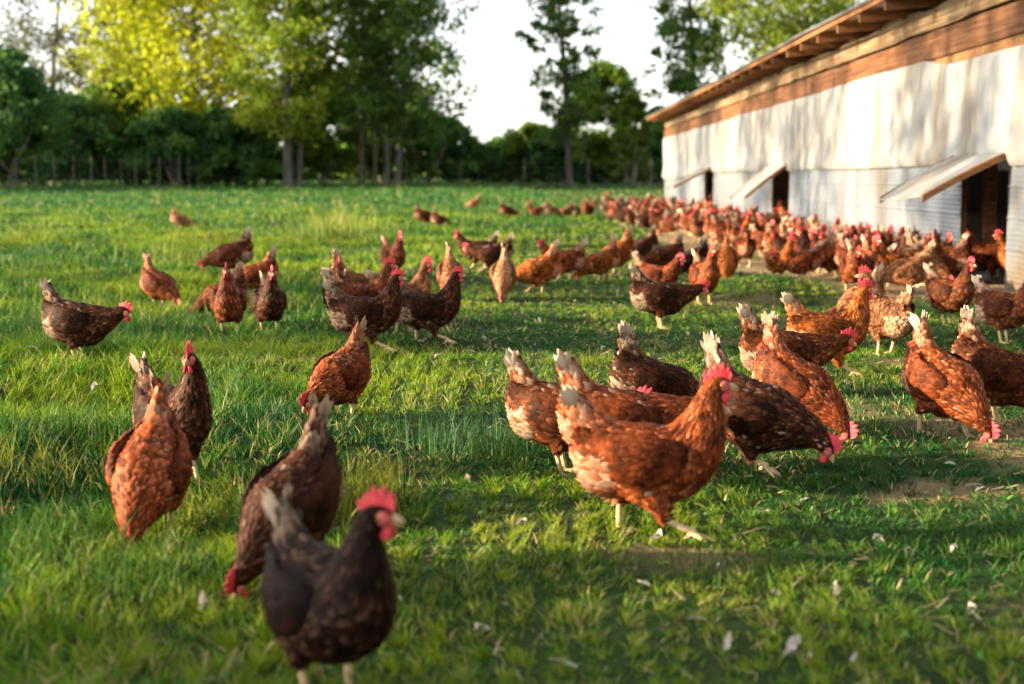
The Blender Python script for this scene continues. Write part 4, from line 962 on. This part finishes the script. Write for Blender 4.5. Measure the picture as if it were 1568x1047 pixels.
FE = [(50, 548, 1.3, 'white fluffy feather in the long grass at the left edge'), (147, 612, 1.4, 'ragged white feather in the grass left of the upright dark necked hen'), (310, 955, 1.3, 'large white feather left of the near black foreground hen'),
      (379, 886, .8, 'small white feather left of the near black foreground hen'), (717, 744, 1.3, 'white feather in the grass between the foreground hen and the striding hen'), (865, 1036, 1.9, 'large white feather at the bottom edge'),
      (1343, 842, 1.1, None), (1276, 918, 1.4, 'pinkish white feather standing in the foreground grass, right'), (1455, 722, 1.1, None), (1232, 777, .9, None), (985, 909, 1.2, None), (1068, 965, 1.3, None), (1115, 1000, 1.4, None), (1212, 1014, 1.7, 'long upright white feather at the bottom right'),
      (1242, 1022, 1.1, None), (1310, 1022, 1.1, None), (768, 1013, 1.2, None), (738, 982, 1.2, None), (800, 815, .9, None), (1008, 838, 1.2, 'white feather just below the stretched foot of the striding hen'), (1146, 741, .8, None), (740, 527, 1.0, None), (705, 524, .8, None),
      (825, 498, 1, None), (768, 652, .9, None), (870, 491, .9, None), (1492, 952, 1.1, None), (1462, 856, .9, None), (1186, 925, 1.0, None), (565, 601, .7, None), (925, 541, .9, None), (670, 553, .9, None), (1170, 797, 1.0, None), (405, 931, .9, None), (394, 856, .7, None),
      (1055, 518, .9, None), (1140, 476, .9, None), (1300, 600, .8, None), (1330, 905, .8, None), (880, 466, .8, None), (690, 505, .7, None), (935, 600, .7, None), (1530, 590, .8, None), (1390, 860, .8, None), (612, 950, .8, None), (560, 880, .7, None), (1100, 880, .8, None), (1420, 560, .8, None), (1500, 760, .8, None)]
fct = {}
FE.sort(key=lambda f: f[0])
for k, (px, py, s, lb) in enumerate(FE):
    if lb is None:
        zq = 'bottom foreground turf' if py > 880 else ('turf around the striding hen' if py > 640 else 'middle turf between the hens'); fct[zq] = fct.get(zq, 0) + 1; lb = 'small white feather on the %s, %s from the left there' % (zq, ORD(fct[zq] - 1))
    p = P(px, py); o = bpy.data.objects.new('feather', FM[k % 4]); COL.objects.link(o); rr = random.Random(k + 40)
    o.location = (p.x, p.y, p.z + (.02 if px > 650 else .045)); o.rotation_euler = (rr.uniform(-.6, .6), rr.uniform(-.7, .3), rr.uniform(0, 6.28)); o.scale = (s * (.5 if py < 880 else .4),) * 3
    tag(o, lb or 'small white feather dropped loosely on the short turf', 'feather', 'white feathers lying in the grass')

def strips(n, pos, L, W, az, lean, bend, cols, name_mb=None):
    """n thin three-level blades, vectorised"""
    dx, dy = np.cos(az), np.sin(az); sx, sy = -dy, dx
    ta = rng.uniform(0, np.pi, n); wx = np.cos(ta); wy = np.sin(ta)
    V = np.empty((n, 5, 3))
    h = W / 2
    l1 = L * .55; z1 = l1 * np.cos(lean); r1 = l1 * np.sin(lean); z2 = z1 + L * .45 * np.cos(lean + bend); r2 = r1 + L * .45 * np.sin(lean + bend)
    V[:, 0] = pos + np.column_stack([-wx * h, -wy * h, np.zeros(n)]); V[:, 1] = pos + np.column_stack([wx * h, wy * h, np.zeros(n)])
    c1 = pos + np.column_stack([dx * r1, dy * r1, z1])
    V[:, 2] = c1 + np.column_stack([wx * h * .8, wy * h * .8, np.zeros(n)]); V[:, 3] = c1 - np.column_stack([wx * h * .8, wy * h * .8, np.zeros(n)])
    V[:, 4] = pos + np.column_stack([dx * r2, dy * r2, z2])
    b = np.arange(n)[:, None] * 5
    return V.reshape(-1, 3), b + np.array([[0, 1, 2, 3]]), b + np.array([[3, 2, 4]]), np.repeat(np.column_stack([cols, np.ones(n)]), 5, axis=0)
def wedge(n, y0, y1, marg=.8):
    """area-uniform points in the view wedge between two distances"""
    a, b = .365, marg
    F = lambda y: a * y * y + 2 * b * y * .5 * 2
    u = rng.random(n) * (F(y1) - F(y0)) + F(y0); y = (-2 * b + np.sqrt(4 * b * b + 4 * a * u)) / (2 * a)
    x = (rng.random(n) * 2 - 1) * (a * y + b) - .0166 * y
    return x, y
BANDS = [(1.7, 4.2, 9800, .0034, .8), (4.2, 7.5, 6000, .0042, .8), (7.5, 12, 2400, .0055, .9), (12, 20, 1000, .009, 1.0), (20, 36, 300, .018, 1.2), (36, 66, 90, .040, 2.0), (66, 100, 30, .08, 3.0)]
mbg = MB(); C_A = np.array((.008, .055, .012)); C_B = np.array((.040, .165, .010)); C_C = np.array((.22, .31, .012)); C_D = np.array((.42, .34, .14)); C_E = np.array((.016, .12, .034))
for (y0, y1, den, wd, mg) in BANDS:
    area = .365 * (y1 ** 2 - y0 ** 2) + 2 * mg * (y1 - y0); n = int(area * den)
    x, y = wedge(n, y0, y1, mg)
    # tuft clustering: pull blades toward jittered lattice centres
    cs = .07 + .004 * y; cx = (np.floor(x / cs) + .5 + (_hash(np.floor(x / cs), np.floor(y / cs), 71) - .5)) * cs; cy = (np.floor(y / cs) + .5 + (_hash(np.floor(x / cs), np.floor(y / cs), 72) - .5)) * cs
    rad_az = np.arctan2(y - cy, x - cx); pull = rng.uniform(0, .9, n) ** .9; x = x * (1 - pull) + cx * pull; y = y * (1 - pull) + cy * pull
    dmk = dirtness(x, y); bare = ss(.52, .72, vn(x, y, .28, 73)) * (1 - leftness(x, y)) * .28
    keep = (rng.random(n) > np.maximum(dmk * .985, bare)) & ((x < WALLX - .03) | (y > BL1 + .2)); x = x[keep]; y = y[keep]; rad_az = rad_az[keep]; cx = cx[keep]; cy = cy[keep]; n = len(x); chh = _hash(np.floor(cx * 97), np.floor(cy * 97), 61)
    lf = leftness(x, y); clump = vn(x, y, .16 + .006 * y.mean(), 74); big = vn(x, y, .8, 75)
    L = (.017 + .015 * clump + .014 * chh) * (1 - lf) + (.034 + .055 * clump * (.5 + big) + .05 * chh) * lf
    L = L * rng.uniform(.6, 1.35, n) * (1 + .25 * ss(10, 30, y)) * (1 + .8 * ss(35, 70, y))
    az = 2 * np.pi * (vn(x, y, .45, 76) * 1.6 + rng.normal(0, .13, n)); az = np.where(rng.random(n) < .45, rad_az, az); az = np.where(rng.random(n) < .2, rng.uniform(0, 2 * np.pi, n), az)
    lean = rng.uniform(.15, .95, n) * (1 - .25 * lf) + .1; bend = rng.uniform(.1, .9, n)
    c1 = vn(x, y, .5, 77)[:, None]; c2 = (.45 * vn(x, y, .13, 78) + .55 * chh)[:, None]; c3 = vn(x, y, 1.6, 79)[:, None]
    t = np.clip((c1 * .38 + c2 * .45 + c3 * .32 - .36) * 2.6 + rng.normal(0, .18, (n, 1)), 0, 1)
    col = np.where(t < .5, C_A + (C_B - C_A) * t * 2, C_B + (C_C - C_B) * (t - .5) * 2)
    e = np.clip(np.clip((vn(x, y, .7, 80)[:, None] - .5) * 2.4, 0, 1) * .6 + .55 * ss(22, 42, y)[:, None], 0, .85); col = col * (1 - e) + C_E * e  # random teal patches; far field also shifted teal, standing in for shade there
    dry = (rng.random(n) < (.07 + .16 * (1 - lf) * ss(.45, .7, vn(x, y, .35, 81))))[:, None]; col = np.where(dry, C_D * rng.uniform(.7, 1.3, (n, 1)), col)
    col = col * rng.uniform(.8, 1.25, (n, 1))
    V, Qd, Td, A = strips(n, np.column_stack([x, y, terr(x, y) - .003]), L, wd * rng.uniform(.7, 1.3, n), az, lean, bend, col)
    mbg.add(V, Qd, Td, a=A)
# broad leaved weeds and clover among the blades
nw = 26000; xw, yw = wedge(nw, 1.8, 11, .7); kw = (rng.random(nw) < ss(.45, .7, vn(xw, yw, .3, 95))) & (dirtness(xw, yw) < .5) & (xw < WALLX - .1); xw = xw[kw]; yw = yw[kw]; nw = len(xw)
V, Qd, Td, A = strips(nw, np.column_stack([xw, yw, terr(xw, yw) + rng.uniform(.004, .03, nw)]), rng.uniform(.010, .026, nw), rng.uniform(.007, .014, nw), rng.uniform(0, 6.28, nw), rng.uniform(.7, 1.4, nw), rng.uniform(0, .4, nw),
                      np.array((.035, .12, .022))[None] * rng.uniform(.5, 1.9, (nw, 1)) + np.array((.03, .02, 0))[None] * rng.random((nw, 1))); mbg.add(V, Qd, Td, a=A)
# taller tufts
def tuft(px, py, n, rad, h, colr, spread=.35):
    p = P(px, py); x = p.x + rng.normal(0, rad, n); y = p.y + rng.normal(0, rad, n)
    col = np.array(colr)[None] * rng.uniform(.6, 1.4, (n, 1)); wd = .004 * max(1, p.y / 7)
    V, Qd, Td, A = strips(n, np.column_stack([x, y, terr(x, y)]), h * rng.uniform(.4, 1.2, n), np.full(n, wd), rng.uniform(0, 6.28, n), np.abs(rng.normal(0, spread, n)), rng.uniform(0, .8, n), col); mbg.add(V, Qd, Td, a=A)
YG = (.17, .19, .02); GG = (.06, .13, .02); TG = (.05, .12, .05); SG = (.38, .32, .12); 
for a in [(500, 372, 300, .30, .40, (.13, .19, .025), .35), (525, 358, 110, .28, .58, (.34, .33, .07), .4), (300, 400, 240, .30, .34, (.16, .21, .025)), (335, 378, 140, .3, .3, YG), (70, 420, 160, .35, .25, GG), (10, 380, 120, .3, .35, YG), (700, 690, 260, .10, .15, TG), (740, 700, 200, .1, .12, GG),
          (545, 800, 220, .06, .17, YG), (575, 765, 140, .05, .13, YG), (110, 680, 260, .12, .16, GG), (40, 740, 240, .12, .15, YG), (330, 790, 200, .10, .12, YG), (250, 910, 200, .10, .12, GG), (60, 860, 260, .12, .15, GG), (150, 480, 200, .25, .18, YG), (30, 520, 220, .2, .2, GG), (200, 520, 240, .2, .18, GG),
          (440, 480, 200, .25, .15, YG), (350, 610, 180, .12, .12, TG), (640, 930, 160, .08, .06, GG), (860, 870, 160, .08, .045, GG), (1130, 880, 200, .1, .045, GG), (1450, 850, 240, .12, .045, GG), (1530, 830, 200, .1, .045, GG), (900, 560, 100, .1, .08, YG)]:
    tuft(*a)
# dense turned-over rows of long grass at the far left
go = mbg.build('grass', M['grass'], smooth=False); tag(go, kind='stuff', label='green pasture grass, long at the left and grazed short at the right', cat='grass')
# straw and dead stalks
n = 11000; x, y = wedge(n, 1.9, 14, .7); keep = (rng.random(n) < np.clip(.10 + (1 - leftness(x, y)) * (.25 + .9 * ss(.5, .72, vn(x, y, .5, 91))), 0, 1)) & (x < WALLX - .1); x = x[keep]; y = y[keep]; n = len(x)
L = rng.uniform(.015, .075, n); az = rng.uniform(0, 6.28, n); zz = terr(x, y) + rng.uniform(.008, .035, n)
V, Qd, Td, A = strips(n, np.column_stack([x, y, zz]), L, rng.uniform(.002, .0045, n) * (1 + y / 14), az, rng.uniform(1.15, 1.6, n), rng.uniform(-.2, .3, n), np.array((.46, .36, .20))[None] * rng.uniform(.6, 1.3, (n, 1)))
ms = MB(); ms.add(V, Qd, Td, a=A); so = ms.build('straw', M['straw'], smooth=False); tag(so, kind='stuff', label='dry straw bits and dead stalks strewn over the turf', cat='straw')
print('hens', nhen[0], 'objects', len(bpy.data.objects), 'grass verts', len(go.data.vertices))
